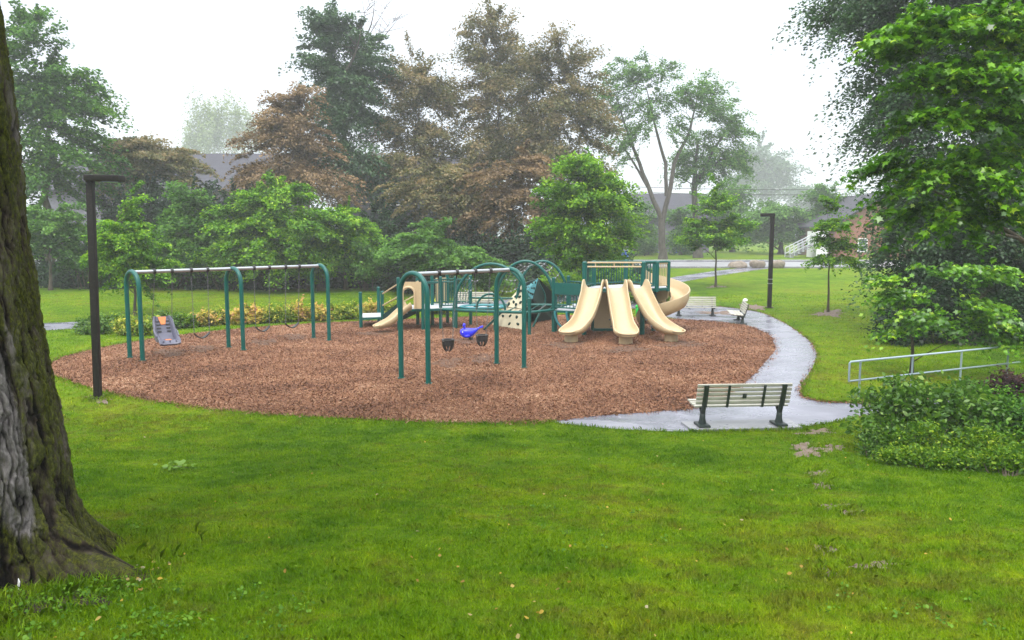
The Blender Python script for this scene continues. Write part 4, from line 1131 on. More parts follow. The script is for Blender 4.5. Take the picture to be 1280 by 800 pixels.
for (u, v), par in [((.30, .22), lo), ((.55, .25), lo), ((.80, .24), lo), ((.62, .08), lo), ((.88, .10), lo), ((.45, .36), lo), ((.2, .50), hi), ((.42, .55), hi), ((.62, .5), hi), ((.85, .56), hi), ((.35, .68), hi), ((.70, .68), hi), ((.5, .80), hi), ((.82, .82), hi)]:
    p = lerp(lerp(Bl, Tp, v), lerp(Br, Tp, v), u) + nf * .04; m = MB(); m.ball(p, (.075, .05, .05), 8, 6, Matrix.Rotation(rng.uniform(0, 3), 3, 'Y')); m.build('hold', M['dgreen'], par, 60)
T1, T2, T3, T4 = V3(.36, 30.80, 1.62), V3(1.02, 31.5, 1.78), V3(.78, 30.75, 1.02), V3(.50, 30.5, 1.30)
m = MB(); m.slab([T1, T2, T3, T4], .03); tl = m.build('lattice_panel', M['teal'], CW)
nl = np.cross(T2 - T1, T3 - T1); nl /= np.linalg.norm(nl); nl = nl if nl[1] < 0 else -nl
for u in (.2, .42, .64, .86):
    for v in (.2, .5, .8):
        p = lerp(lerp(T1, T2, u), lerp(T4, T3, u), v) + nl * .02; m = MB(); m.ball(p, (.07, .05, .045), 8, 5, Matrix.Rotation(u * 9 + v, 3, 'Y')); m.build('lattice_opening', M['dgreen'], tl, 60)
m = MB(); m.slab([V3(.80, 30.85, 1.05), T2 + V3(.02, .02, 0), V3(1.55, 32.0, 1.25), V3(1.68, 32.9, -.05), V3(1.02, 31.9, -.05)], .06); gp = m.build('side_face', M['dgreen'], CW)
m = MB(); m.tube(smooth_line([(1.05, 31.5, .35), (1.28, 31.6, .7), (1.30, 31.6, 1.15), (1.05, 31.4, 1.6)]), .03, 8); m.build('side_rib', M['green'], gp, 60)
m = MB(); m.slab([Bl + V3(.05, .1, -.05), Tp, T2, V3(1.68, 32.9, -.05)], .05); m.build('back_face', M['dgreen'], CW)

# ------------------------------------------------------------------ spring riders
def whale():
    o = gnd(588, 425.5); T = thing('whale_rider', o, 'blue whale shaped spring rider behind the bucket swings', 'spring rider', 'spring riders')
    S = .95; path = [(-.36, .30), (-.34, .30), (-.28, .285), (-.18, .275), (-.05, .275), (.07, .30), (.17, .345), (.25, .40), (.31, .44)]
    hh = [.04, .10, .165, .195, .19, .15, .105, .065, .035]; ww = [.04, .09, .13, .15, .145, .115, .08, .05, .035]
    m = MB(); V = []; Fc = []; n = 16
    for (x, z), a, b in zip(path, hh, ww):
        for k in range(n):
            t = 2 * math.pi * k / n; V.append(o + V3(x, b * math.sin(t), z + a * math.cos(t) * (1 if math.cos(t) < 0 else .85)) * S)
    for i in range(len(path) - 1):
        for k in range(n): Fc.append((i * n + k, i * n + (k + 1) % n, (i + 1) * n + (k + 1) % n, (i + 1) * n + k))
    Fc += [tuple(range(n - 1, -1, -1)), tuple((len(path) - 1) * n + k for k in range(n))]
    m.add(V, Fc); bd = m.build('body', M['blue'], T, 70)
    for sy in (-1, 1):
        m = MB(); m.slab([o + V3(*q) for q in ((.26, 0, .39), (.33, .13 * sy, .45), (.42, .17 * sy, .47), (.36, .02 * sy, .44))], .03); m.build('tail_fluke', M['blue'], bd, 40)
        m = MB(); m.ball(o + V3(-.25, .115 * sy, .29), .022, 8, 6); m.build('eye', M['white'], bd, 60)
        m = MB(); m.tube([o + V3(-.20, .05 * sy, .42), o + V3(-.21, .09 * sy, .50)], .035, 8); m.ball(o + V3(-.21, .10 * sy, .52), .045, 8, 6); m.build('grip', M['blue'], bd, 60)
    m = MB(); m.ball(o + V3(-.10, -.14, .16), (.10, .03, .045), 8, 6); m.build('fin', M['blue'], bd, 60)
    m = MB(); m.tube([o + V3(.02 + .06 * math.cos(t), .06 * math.sin(t), .0 + t * .0042) for t in np.linspace(0, 6.28 * 4, 60)], .012, 6); m.build('spring', M['rubber'], T, 60)
whale()
def green_rider():
    o = V3(5.02, 31.0, 0); T = thing('pod_rider', o, 'bright green spring rider half hidden behind the triple slide', 'spring rider', 'spring riders')
    m = MB(); m.box(o + V3(0, 0, .50), (.40, .16, .34), bev=.06); m.ball(o + V3(-.08, 0, .70), (.14, .09, .12), 10, 7); bd = m.build('body', M['bgreen'], T, 60)
    m = MB(); m.tube([o + V3(-.1, -.2, .66), o + V3(-.1, .2, .66)], .022, 8); m.build('grip', M['rubber'], bd, 60)
    m = MB(); m.tube([o + V3(.07 * math.cos(t), .07 * math.sin(t), t * .0135) for t in np.linspace(0, 6.28 * 4, 60)], .014, 6); m.build('spring', M['rubber'], T, 60)
green_rider()

# ------------------------------------------------------------------ benches (x along the length, y forward)
def make_bench(label):
    T = thing('park_bench', (0, 0, 0), label, 'bench', 'slatted park benches'); L = 1.76
    tilt = R(14)
    for i, y in enumerate((.36, .235, .11, -.015)):
        m = MB(); m.box((0, y, .445 + (.018 if i == 0 else 0) - (.006 * i)), (L, .108, .038), bev=.008); m.build('seat_slat', M['slat'], T, 30)
    for i in range(5):
        s = .06 + i * .098; m = MB(); m.box((0, -.10 - s * math.sin(tilt), .47 + s * math.cos(tilt)), (L, .034, .070), rot=Matrix.Rotation(tilt, 3, 'X'), bev=.007); m.build('back_slat', M['slat'], T, 30)
    for x in (-.725, .725):
        m = MB(); m.box((x, -.03, .025), (.22, .38, .06), bev=.025)
        m.tube([(x, -.03, .03), (x, -.04, .16), (x, -.05, .30), (x, .06, .40), (x, .36, .425)], [.085, .058, .052, .042, .03], 8)
        m.tube([(x, -.05, .28), (x, -.10, .40), (x, -.15, .55), (x, -.235, .92)], [.05, .046, .042, .03], 8)
        m.box((x, .17, .412), (.055, .44, .03), bev=.01)
        m.slab([(x - .042, -.135, .44), (x + .042, -.135, .44), (x + .042, -.262, .93), (x - .042, -.262, .93)], .03); m.build('leg', M['black'], T, 50)
    for x in (-.30, .36):
        m = MB(); m.slab([(x - .022, -.13, .42), (x + .022, -.13, .42), (x + .022, -.258, .92), (x - .022, -.258, .92)], .02); m.box((x, .16, .416), (.04, .46, .022)); m.build('brace', M['black'], T)
    m = MB(); m.box((.0, -.196, .675), (.075, .014, .105), rot=Matrix.Rotation(tilt, 3, 'X'), bev=.02); m.build('plaque', M['black'], T)
    return T
b0 = make_bench('cream slatted bench seen from behind on the nearest path')
def set_bench(b, x, y, ang, label=None, z=None):
    b.location = (x, y, float(hz(x, y)) if z is None else z); b.rotation_euler = (0, 0, R(ang))
    if label: b['label'] = label
for lab, x, y, ang in [('cream slatted bench facing the camera behind the spiral slide', 7.92, 34.3, 178), ('cream slatted bench seen end on beside the path bend', 9.12, 31.9, 80),
                       ('cream slatted bench glimpsed through the climbing bridge', -1.75, 36.4, 184)]:
    set_bench(copy_tree(b0), x, y, ang, lab)
set_bench(b0, 4.23, 14.55, 4, None, .045)
for o in list(bpy.data.objects):
    if o.name.startswith('park_bench'): o.scale = (1, 1, .86)

# ------------------------------------------------------------------ hand rail on the right
def handrail():
    A = V3(7.22, 16.9, 0); u = V3(.904, .427, 0); T = thing('hand_rail', A, 'pale blue grey pipe hand rail behind the right hand bushes', 'hand rail')
    zt, zl, Ln = .84, .42, 9.0
    m = MB(); m.tube([A + V3(0, 0, zl), A + V3(0, 0, zt - .03), A + u * .03 + V3(0, 0, zt), A + u * Ln + V3(0, 0, zt + .02)], .023, 8); m.build('top_rail', M['rail'], T, 50)
    m = MB(); m.tube([A + V3(0, 0, zl), A + u * Ln + V3(0, 0, zl + .02)], .021, 8); m.build('lower_rail', M['rail'], T, 50)
    for s in (.32, 1.95, 3.6, 5.3, 7.0, 8.7):
        m = MB(); m.tube([A + u * s - V3(0, 0, .1), A + u * s + V3(0, 0, zt + .0022 * s)], .023, 8); m.build('rail_post', M['rail'], T, 50)
handrail()

# ------------------------------------------------------------------ boulders, small things
for px, w, h, lab in [(921, 1.35, .65, 'tan boulder beside the far path, leftmost of the row by the road'), (947, 1.25, .85, 'tan boulder by the road, left of the far lamp post'), (970, 1.2, .7, 'tan boulder by the road, right of the far lamp post')]:
    p = gnd(px, 335.0); bm = bmesh.new(); bmesh.ops.create_icosphere(bm, subdivisions=3, radius=.5)
    ph = rng.uniform(0, 6, 6)
    for v in bm.verts:
        c = v.co; k = 1 + .10 * math.sin(c.x * 5 + ph[0]) + .10 * math.sin(c.y * 6 + ph[1]) + .08 * math.sin(c.z * 7 + ph[2]) + .04 * math.sin(c.x * 15 + ph[3])
        c = Vector((math.copysign(abs(c.x * 2) ** .75 / 2, c.x), math.copysign(abs(c.y * 2) ** .75 / 2, c.y), math.copysign(abs(c.z * 2) ** .75 / 2, c.z)))
        v.co = Vector((c.x * w * k + p[0], c.y * w * .8 * k + p[1], (c.z + .32) * h * k + p[2]))
    me = bpy.data.meshes.new('boulder'); bm.to_mesh(me); bm.free(); tag(link('boulder', me, M['stone'], None, 50), lab, 'boulder', 'boulders along the road')
p = gnd(931.5, 376.5); m = MB(); m.lathe([(.12, 0), (.13, .04), (.10, .10), (.05, .13), (.005, .14)], p, 14); tag(m.build('ground_cap', M['white'], None, 60), 'small round white cap in the lawn behind the end on bench', 'ground fixture')
p = gnd(781, 331); T = thing('blue_bin', p, 'small pale blue bin at the roadside behind the slide tower', 'bin'); m = MB(); m.box(p + V3(0, 0, .80), (.55, .5, .85), bev=.06); m.build('body', M['bluedoor'], T); m = MB(); m.box(p + V3(0, 0, 1.27), (.6, .55, .1), bev=.03); m.build('lid', M['galv'], T)
m = MB(); m.tube([p - V3(0, 0, .1), p + V3(0, 0, .4)], .05, 8); m.build('stand', M['black'], T)

# ------------------------------------------------------------------ buildings
def wallbox(T, name, x0, x1, y0, y1, z0, z1, mat):
    m = MB(); m.box(((x0 + x1) / 2, (y0 + y1) / 2, (z0 + z1) / 2), (x1 - x0, y1 - y0, z1 - z0)); return m.build(name, mat, T)
def gable_roof(T, x0, x1, y0, y1, ze, zr, mat, ov=.5, axis='x'):
    m = MB(); t = .18
    if axis == 'x':
        ym = (y0 + y1) / 2; sec = [(y0 - ov, ze - ov * (zr - ze) / (ym - y0)), (ym, zr), (y1 + ov, ze - ov * (zr - ze) / (ym - y0)), (y1 + ov, ze - ov * (zr - ze) / (ym - y0) + t), (ym, zr + t * 1.2), (y0 - ov, ze - ov * (zr - ze) / (ym - y0) + t)]
        V = [(x, a, b) for x in (x0 - ov, x1 + ov) for a, b in sec]
    else:
        xm = (x0 + x1) / 2; sec = [(x0 - ov, ze - ov * (zr - ze) / (xm - x0)), (xm, zr), (x1 + ov, ze - ov * (zr - ze) / (xm - x0)), (x1 + ov, ze - ov * (zr - ze) / (xm - x0) + t), (xm, zr + t * 1.2), (x0 - ov, ze - ov * (zr - ze) / (xm - x0) + t)]
        V = [(a, y, b) for y in (y0 - ov, y1 + ov) for a, b in sec]
    n = 6; Fc = [tuple(range(n)), tuple(range(2 * n - 1, n - 1, -1))] + [(i, (i + 1) % n, n + (i + 1) % n, n + i) for i in range(n)]
    m.add(V, Fc); return m.build('roof', mat, T)
def gable_wall(T, name, x0, x1, y0, y1, z0, ze, zr, mat, axis='x'):
    m = MB()
    if axis == 'x': V = [(x, y, z) for x in (x0, x1) for y, z in ((y0, z0), (y1, z0), (y1, ze), ((y0 + y1) / 2, zr), (y0, ze))]
    else: V = [(x, y, z) for y in (y0, y1) for x, z in ((x0, z0), (x1, z0), (x1, ze), ((x0 + x1) / 2, zr), (x0, ze))]
    Fc = [(0, 1, 2, 3, 4), (9, 8, 7, 6, 5)] + [(i, (i + 1) % 5, 5 + (i + 1) % 5, 5 + i) for i in range(5)]
    m.add(V, Fc); return m.build(name, mat, T)
def window(T, x, z, w, h, y, frame='white', name='window'):
    m = MB()
    for sx in (-1, 1): m.box((x + sx * w / 2, y - .03, z), (.10, .12, h + .10))
    for sz in (-1, 1): m.box((x, y - .033, z + sz * h / 2), (w - .1, .12, .10))
    m.box((x, y - .036, z), (w - .1, .08, .06)); f = m.build(name, M[frame], T)
    m = MB(); m.box((x, y - .01, z), (w - .1, .05, h - .1)); m.build('pane', M['glass'], f)
def house(name, label, x0, x1, y0, y1, ze, zr, wall, wins, axis='x'):
    zb = float(hz(0, y0)); T = thing(name, ((x0 + x1) / 2, y0, zb), label, 'building')
    gable_wall(T, 'wall', x0, x1, y0, y1, zb - .2, ze, zr - .12, M[wall], axis); gable_roof(T, x0, x1, y0, y1, ze, zr, M['roof'], .6, axis)
    for w in wins: window(T, *w)
    return T
house('grey_roofed_house', 'house with a long grey shingle roof at the far left behind the trees', -50, -25.5, 86, 102, 8.2, 12.4, 'greybrick', [(-30, 5.5, 1.4, 1.6, 86), (-36, 5.5, 1.4, 1.6, 86)])
house('dark_house', 'dark sided house glimpsed between the bronze trees', -15, -1.5, 72, 84, 8.3, 10.6, 'dwall', [(-10.3, 6.6, 1.3, 1.2, 72), (-6.2, 6.6, 1.3, 1.2, 72), (-8.2, 3.0, 1.3, 1.4, 72)])
h = house('purple_grey_house', 'purple grey building with a blue door behind the forked tree', 14, 25.5, 104, 116, 5.6, 8.6, 'greybrick', [(15.2, 4.0, 1.3, 1.6, 104)])
m = MB(); m.box((21.9, 103.96, 2.4), (1.7, .1, 3.2)); m.build('door', M['bluedoor'], h)
h = house('brick_house', 'red brick house with white trimmed windows behind the right hand sapling', 34.5, 45, 86, 97, 4.4, 7.6, 'brick', [(37.5, 2.2, .95, 1.4, 86), (41.3, 2.2, .95, 1.4, 86)], 'y')
wallbox(h, 'porch_wall', 32.3, 33.5, 85.2, 88, .7, 3.7, M['white'])
m = MB()
for i in range(7): m.box((29.6 + i * .38, 85.6, .98 + i * .2), (.40, 1.6, .16))
m.build('porch_steps', M['concrete'], h)
for y in (84.8, 86.4):
    m = MB(); m.tube([(29.4, y, 1.9), (32.2, y, 3.3)], .06, 6); m.tube([(29.4, y, 1.3), (32.2, y, 2.7)], .05, 6)
    for i in range(7): x = 29.4 + i * .45; m.tube([(x, y, .9 + i * .2), (x, y, 1.9 + i * .225)], .045, 6)
    m.build('step_railing', M['deckgrey'], h)
def wire():
    for k, (x, lab) in enumerate(((6, 'utility pole behind the forked tree'), (60, 'utility pole behind the right hand trees'))):
        p = V3(x, 100, float(hz(x, 100))); T = thing('utility_pole', p, lab, 'utility pole', 'utility poles'); m = MB(); m.tube([p, p + V3(0, 0, 9.6)], [.16, .11], 8); m.build('pole', M['bark'], T); m = MB(); m.box(p + V3(0, -.15, 8.9), (2.0, .12, .12)); m.build('crossarm', M['bark'], T)
    for dz, lab in ((0, 'lower of the two overhead wires across the misty sky'), (.9, 'upper of the two overhead wires across the misty sky')):
        m = MB(); m.tube([(6 + 54 * t, 99.7, 8.85 + dz * .7 - .7 * math.sin(math.pi * t)) for t in np.linspace(0, 1, 16)], .035, 5); tag(m.build('overhead_wire', M['rubber']), lab, 'wire', 'overhead wires')
wire()
# ------------------------------------------------------------------ planting
BG = 'trees behind the play area'
def T_(name, label, px, d, topy, r, blobs, leaf, n, K, rc, ls, cat='tree', group=BG, **kw):
    base = ground_at(px, d); top = at(px, topy, d)
    return tree(name, label, cat, base, top, r, [pb(*b) for b in blobs], leaf, n, K, rc, ls, group=group, **kw)

# left edge
T_('grey_green_tree', 'tall grey green tree right behind the mossy trunk, open crown', 60, 53, 40, .38,
   [(100, 135, 38, 38, 53), (45, 140, 45, 60, 53), (30, 40, 40, 40, 53), (62, 95, 25, 30, 53), (110, 190, 40, 30, 53), (50, 215, 60, 45, 53), (90, 100, 30, 22, 53), (-40, 120, 60, 110, 53), (125, 230, 28, 30, 54)], 'l_mid', 190, 90, 1.0, .24, bark='bark', limbs=26, sag=.3)
T_('pale_shrub_tree', 'soft green low tree beside the mossy trunk', 62, 46, 265, .12, [(62, 295, 36, 36, 46), (45, 270, 22, 20, 46), (85, 275, 20, 20, 46)], 'l_soft', 60, 90, .55, .18, limbs=10)
T_('young_bright_tree', 'bright young tree behind the first swing arch', 166, 34.5, 240, .07, [(163, 262, 20, 30, 34.5), (163, 300, 42, 35, 34.5), (172, 335, 46, 28, 34.5), (150, 325, 36, 30, 34.5)], 'l_bright', 95, 75, .42, .14, limbs=14, surf=.55)
T_('hedge_maple', 'mid green rounded tree right of the bright young tree', 232, 47, 240, .16, [(235, 265, 36, 38, 47), (225, 310, 45, 34, 47), (262, 300, 30, 36, 47)], 'l_mid', 100, 90, .65, .19, limbs=14)
T_('hedge_maple', 'brightest rounded maple behind the long swing set', 345, 45.5, 235, .2, [(345, 255, 50, 36, 45.5), (310, 285, 45, 40, 45.5), (385, 285, 50, 36, 45.5), (340, 315, 70, 34, 45.5)], 'l_bright', 190, 90, .65, .18, limbs=22)
T_('hedge_maple', 'small yellow green maple left of the soft green shrub', 432, 46.5, 265, .14, [(432, 285, 32, 32, 46.5), (420, 315, 38, 28, 46.5), (452, 305, 20, 30, 46.5)], 'l_bright', 75, 85, .6, .18, limbs=12)
T_('soft_green_tree', 'soft blue green bushy tree behind the small slide', 540, 43, 275, .12, [(538, 292, 26, 26, 43), (520, 315, 48, 24, 43), (560, 322, 48, 18, 43), (590, 328, 36, 14, 43)], 'l_soft', 110, 95, .5, .16, limbs=14)

# tall mixed trees
T_('bronze_tree', 'low spreading bronze leaved tree at the left of the row', 190, 57, 175, .22, [(190, 195, 55, 24, 57), (165, 185, 30, 20, 57), (215, 215, 45, 22, 57), (150, 220, 30, 25, 57)], 'l_olive', 90, 90, .9, .22, limbs=16, flat=.22)
T_('bronze_tree', 'leaning bronze tree left of the dark tall tree', 372, 58, 120, .25, [(372, 125, 32, 18, 58), (365, 155, 50, 26, 58), (340, 185, 45, 24, 58), (395, 190, 35, 26, 58), (355, 220, 70, 24, 58), (330, 150, 22, 12, 58), (410, 235, 40, 22, 57)], 'l_bronze', 130, 85, .95, .21, limbs=26, flat=.3, sag=.35)
T_('dark_tall_tree', 'tallest dark green tree with pale bare trunk and dead twigs on top', 432, 62, 25, .42, [(420, 40, 34, 26, 62), (400, 75, 26, 40, 62), (455, 80, 32, 50, 62), (425, 110, 48, 36, 62), (410, 150, 34, 26, 62), (450, 150, 35, 30, 62), (432, 210, 56, 36, 61), (405, 30, 25, 16, 62)], 'l_grey', 175, 80, 1.0, .24, bark='greybark', limbs=26,
   bare=[(at(440, 60, 62), at(468, -8, 62), .09), (at(445, 70, 62), at(500, 20, 62), .08), (at(432, 90, 61.2), at(452, 30, 61.2), .13), (at(450, 60, 62), at(488, 0, 62), .06)])
T_('bronze_tree', 'slim airy bronze tree right of the dark tall tree', 520, 64, 60, .26, [(518, 90, 34, 32, 64), (495, 120, 30, 30, 64), (550, 120, 28, 34, 64), (525, 125, 42, 28, 64), (508, 165, 46, 26, 64), (540, 185, 46, 30, 64), (500, 215, 50, 26, 63), (545, 230, 45, 24, 63), (480, 200, 36, 16, 63)], 'l_olive', 175, 75, .95, .21, limbs=28, flat=.5, sag=.2)
T_('bronze_tree', 'tallest airy bronze tree in the middle of the row', 618, 66, 12, .3, [(616, 35, 36, 30, 66), (600, 70, 32, 24, 66), (640, 75, 34, 28, 66), (615, 110, 50, 30, 66), (590, 150, 36, 30, 66), (640, 155, 42, 34, 66), (610, 195, 60, 30, 65)], 'l_olive', 170, 75, .95, .21, limbs=30, flat=.5, sag=.2)
T_('bronze_tree', 'broad bronze tree left of the forked tree', 700, 63, 45, .28, [(700, 62, 42, 24, 63), (725, 95, 40, 32, 63), (675, 100, 36, 34, 63), (700, 140, 56, 30, 63), (735, 165, 34, 36, 63), (670, 175, 42, 34, 63), (705, 205, 56, 24, 62)], 'l_olive', 175, 80, .95, .21, limbs=30, flat=.5, sag=.2)
T_('bronze_tree', 'low drooping copper tree behind the arches, left one', 560, 53, 215, .2, [(560, 225, 60, 20, 53), (530, 250, 50, 22, 53), (590, 250, 55, 24, 53), (575, 280, 45, 20, 53), (500, 240, 30, 14, 53)], 'l_olive', 85, 90, .8, .19, limbs=20, flat=.18, sag=.45)
T_('bronze_tree', 'low drooping copper tree behind the arches, right one', 640, 51, 205, .2, [(635, 218, 50, 22, 51), (660, 250, 45, 24, 51), (615, 255, 46, 24, 51), (640, 285, 56, 20, 51), (665, 205, 32, 22, 51)], 'l_bronze', 85, 95, .8, .19, limbs=20, flat=.18, sag=.45)
T_('round_maple', 'round bright green maple behind the slide tower', 735, 39, 195, .13, [(728, 212, 34, 22, 39), (745, 222, 34, 22, 39), (705, 248, 34, 28, 39), (768, 255, 32, 30, 39), (735, 250, 46, 30, 39), (735, 290, 58, 24, 39), (720, 318, 44, 20, 39), (768, 308, 32, 20, 39), (688, 288, 20, 20, 39), (790, 285, 16, 20, 39)], 'l_bright', 200, 80, .48, .155, limbs=30, flat=.55, surf=.55, sag=.1)

d = 80; q = lambda x, y: at(x, y, d)
tree('forked_tree', 'forked tree with open feathery crown behind the round maple', 'tree', ground_at(828, d), q(828, 250), .42,
     [pb(*b) for b in [(778, 100, 30, 26, d), (765, 135, 26, 34, d), (800, 85, 28, 20, d), (828, 95, 26, 18, d), (815, 130, 24, 22, d), (860, 120, 28, 18, d), (885, 105, 24, 16, d), (780, 180, 26, 24, d), (850, 165, 20, 18, d), (800, 160, 24, 22, d), (885, 130, 26, 14, d)]],
     'l_soft', 190, 30, .72, .24, bark='greybark', group=BG, limbs=44, sag=.4, flat=.55, twig=.03,
     forks=[([ground_at(828, d), q(828, 300), q(827, 272)], [.42, .36, .34]), ([q(827, 275), q(812, 238), q(800, 205), q(786, 170), q(770, 120)], [.26, .22, .18, .13, .04]),
            ([q(828, 276), q(838, 235), q(842, 205), q(862, 165), q(872, 120)], [.27, .23, .2, .14, .04]), ([q(833, 245), q(832, 205), q(822, 170), q(808, 110)], [.2, .17, .13, .04]), ([q(812, 238), q(790, 200), q(768, 165)], [.14, .1, .04])])
d2 = 84; q = lambda x, y: at(x, y, d2)
tree('misty_tree', 'misty tree with drooping side branches right of the forked tree', 'tree', ground_at(872, d2), q(872, 200), .45,
     [pb(*b) for b in [(905, 140, 28, 20, d2), (925, 165, 20, 20, d2), (885, 175, 28, 20, d2), (910, 200, 26, 18, d2), (860, 205, 26, 20, d2), (932, 205, 16, 18, d2), (880, 215, 30, 18, d2)]], 'l_soft', 120, 42, .8, .25, bark='greybark', group=BG, limbs=30, sag=.5, flat=.55, twig=.03,
     forks=[([ground_at(872, d2), q(872, 290), q(868, 235), q(872, 180)], [.46, .36, .3, .12]), ([q(868, 235), q(890, 190), q(915, 150)], [.2, .14, .05]), ([q(869, 225), q(900, 200), q(935, 190)], [.16, .1, .04])])
T_('young_maple', 'young fan shaped maple on the lawn right of the slide tower', 895, 48, 225, .07, [(893, 232, 12, 16, 48), (893, 258, 28, 16, 48), (875, 285, 26, 14, 48), (912, 280, 26, 16, 48), (895, 300, 40, 12, 48), (930, 285, 14, 9, 48), (864, 302, 15, 9, 48)], 'l_bright', 120, 50, .42, .16, limbs=34, flat=.4, surf=.6, sag=-.1, group='young trees on the lawn')
T_('sapling', 'slim sapling in a soil ring left of the hand rail', 1037, 35.6, 245, .055, [(1040, 255, 10, 14, 35.6), (1040, 280, 20, 12, 35.6), (1030, 300, 20, 9, 35.6), (1052, 305, 20, 9, 35.6), (1035, 325, 22, 8, 35.6), (1060, 328, 20, 8, 35.6)], 'l_bright', 60, 45, .36, .12, limbs=24, flat=.25, group='young trees on the lawn')
# far and misty
T_('weeping_tree', 'pale weeping tree far off above the grey roof', 275, 270, 135, .8, [(250, 145, 24, 18, 270), (285, 142, 30, 14, 270), (270, 170, 40, 22, 270), (310, 165, 26, 26, 270), (240, 175, 14, 20, 270)], 'l_weep', 80, 46, 2.2, .8, limbs=30, sag=1.2, droop=1.2, flat=2.2, group='misty far trees')
for px, d, blobs, leaf, n, lab in [
    (960, 290, [(945, 200, 24, 24, 290), (975, 215, 24, 24, 290), (955, 235, 34, 20, 290), (930, 215, 18, 30, 290)], 'l_grey', 60, 'tall pale tree fading into the fog above the far lamp'),
    (975, 98, [(970, 270, 36, 16, 98), (985, 290, 32, 16, 98), (950, 285, 24, 18, 98)], 'l_soft', 80, 'misty rounded light green tree at the roadside behind the far lamp'),
    (1032, 96, [(1030, 250, 18, 18, 96), (1035, 275, 26, 20, 96), (1060, 265, 20, 24, 96)], 'l_mid', 70, 'misty tree above the white porch'),
    (1008, 280, [(1005, 240, 22, 12, 280), (1015, 262, 30, 16, 280)], 'l_grey', 40, 'faint grey tree farthest off left of the brick house'),
    (915, 108, [(915, 250, 26, 26, 108), (890, 270, 30, 26, 108), (925, 285, 24, 18, 108)], 'l_mid', 80, 'misty tree behind the young fan shaped maple')]:
    T_('misty_tree', lab, px, d, blobs[0][1], .4, blobs, leaf, n, 60, 1.6 * d / 110, .4 * d / 110, limbs=16, group='misty far trees')
T_('misty_tree', 'misty bushy tree between the round maple and the forked tree', 792, 92, 255, .25, [(792, 262, 20, 18, 92), (785, 290, 24, 22, 92), (806, 285, 14, 22, 92)], 'l_soft', 60, 55, 1.1, .28, limbs=14, group='misty far trees')
T_('misty_tree', 'misty slim tree right of the forked trunk', 850, 95, 262, .2, [(850, 270, 14, 16, 95), (852, 298, 16, 18, 95)], 'l_mid', 40, 50, 1.1, .28, limbs=12, group='misty far trees')
# a far wood closing the view
def far_wood():
    n = 420; x = rng.uniform(-170, 185, n); y = rng.uniform(215, 285, n); h = rng.uniform(3, 11, n) + 2.5 * np.sin(x * .06)
    cent = np.stack([x, y, h * rng.uniform(.2, 1, n)], 1); ax = rng.normal(size=(n, 3))
    V, var = clump_leaves(cent, ax, 60, 3.4, .7, .8); tag(link('far_wood', fast_mesh('far_wood', V, 4, var), M['l_dark']), 'distant wood fading into the fog behind the houses', 'wood', kind='stuff')
far_wood()
# understory shrubs between the lawn and the trees, deep shadow put into their dark leaves
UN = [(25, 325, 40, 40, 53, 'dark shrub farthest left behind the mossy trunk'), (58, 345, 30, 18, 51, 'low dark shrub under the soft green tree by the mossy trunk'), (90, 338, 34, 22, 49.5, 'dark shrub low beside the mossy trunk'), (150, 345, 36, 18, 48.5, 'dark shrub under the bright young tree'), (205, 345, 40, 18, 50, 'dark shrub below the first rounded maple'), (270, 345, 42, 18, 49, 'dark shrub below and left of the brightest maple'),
      (335, 346, 40, 18, 48.5, 'dark shrub straight below the brightest maple'), (395, 343, 38, 20, 49, 'dark shrub behind the right hand swing arch'), (455, 330, 36, 28, 49.5, 'dark shrub above the low transfer platform'), (480, 285, 34, 38, 52, 'dark tall shrub left of the soft green tree'),
      (520, 345, 42, 16, 46, 'dark shrub behind the tan hood'), (600, 315, 44, 28, 50, 'dark shrub below the left copper tree'), (655, 315, 44, 30, 49, 'dark shrub below the right copper tree'), (700, 335, 36, 18, 45, 'dark shrub left of the slide tower'), (770, 335, 34, 14, 50, 'dark shrub behind the slide tower'),
      (690, 262, 26, 40, 56, 'dark shrub behind the round maple'), (560, 310, 36, 28, 54, 'dark shrub deep between the copper trees'), (300, 262, 40, 34, 56, 'dark shrub behind the brightest maple'), (150, 275, 34, 40, 55, 'dark shrub behind the bright young tree')]
UN += [(240, 258, 38, 26, 54, 'dark shrub below the low spreading bronze tree'), (185, 252, 30, 26, 55, 'dark shrub left below the low spreading bronze tree')]
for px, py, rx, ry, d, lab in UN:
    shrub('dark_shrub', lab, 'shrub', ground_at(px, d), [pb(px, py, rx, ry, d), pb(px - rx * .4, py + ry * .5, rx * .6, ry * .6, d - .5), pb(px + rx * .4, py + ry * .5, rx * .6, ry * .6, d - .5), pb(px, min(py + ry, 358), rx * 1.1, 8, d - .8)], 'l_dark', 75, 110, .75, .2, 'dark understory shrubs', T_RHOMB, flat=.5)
for px, py, rx, ry, d, lf, lab in [(205, 328, 36, 22, 46.5, 'l_mid', 'mid green bush between the bright young tree and the hedge maples'), (285, 325, 34, 26, 46, 'l_bright', 'fresh green bush left below the brightest maple'), (395, 325, 34, 24, 45.5, 'l_bright', 'fresh green bush right below the brightest maple'), (465, 325, 30, 26, 46, 'l_soft', 'soft green bush left of the tan hood'), (110, 315, 34, 36, 47, 'l_mid', 'mid green bush just right of the near lamp post'), (610, 352, 34, 10, 43, 'l_soft', 'low soft green shrub behind the big arches'), (700, 352, 28, 10, 42, 'l_bright', 'low bright shrub left of the tower behind the arches'), (760, 345, 30, 12, 44, 'l_bright', 'low bright shrub right behind the tower rail')]:
    shrub('low_shrub', lab, 'shrub', ground_at(px, d), [pb(px, py, rx, ry, d)], lf, 30 if ry < 15 else 75, 90, .5, .17, 'low bushes behind the play area', T_RHOMB)

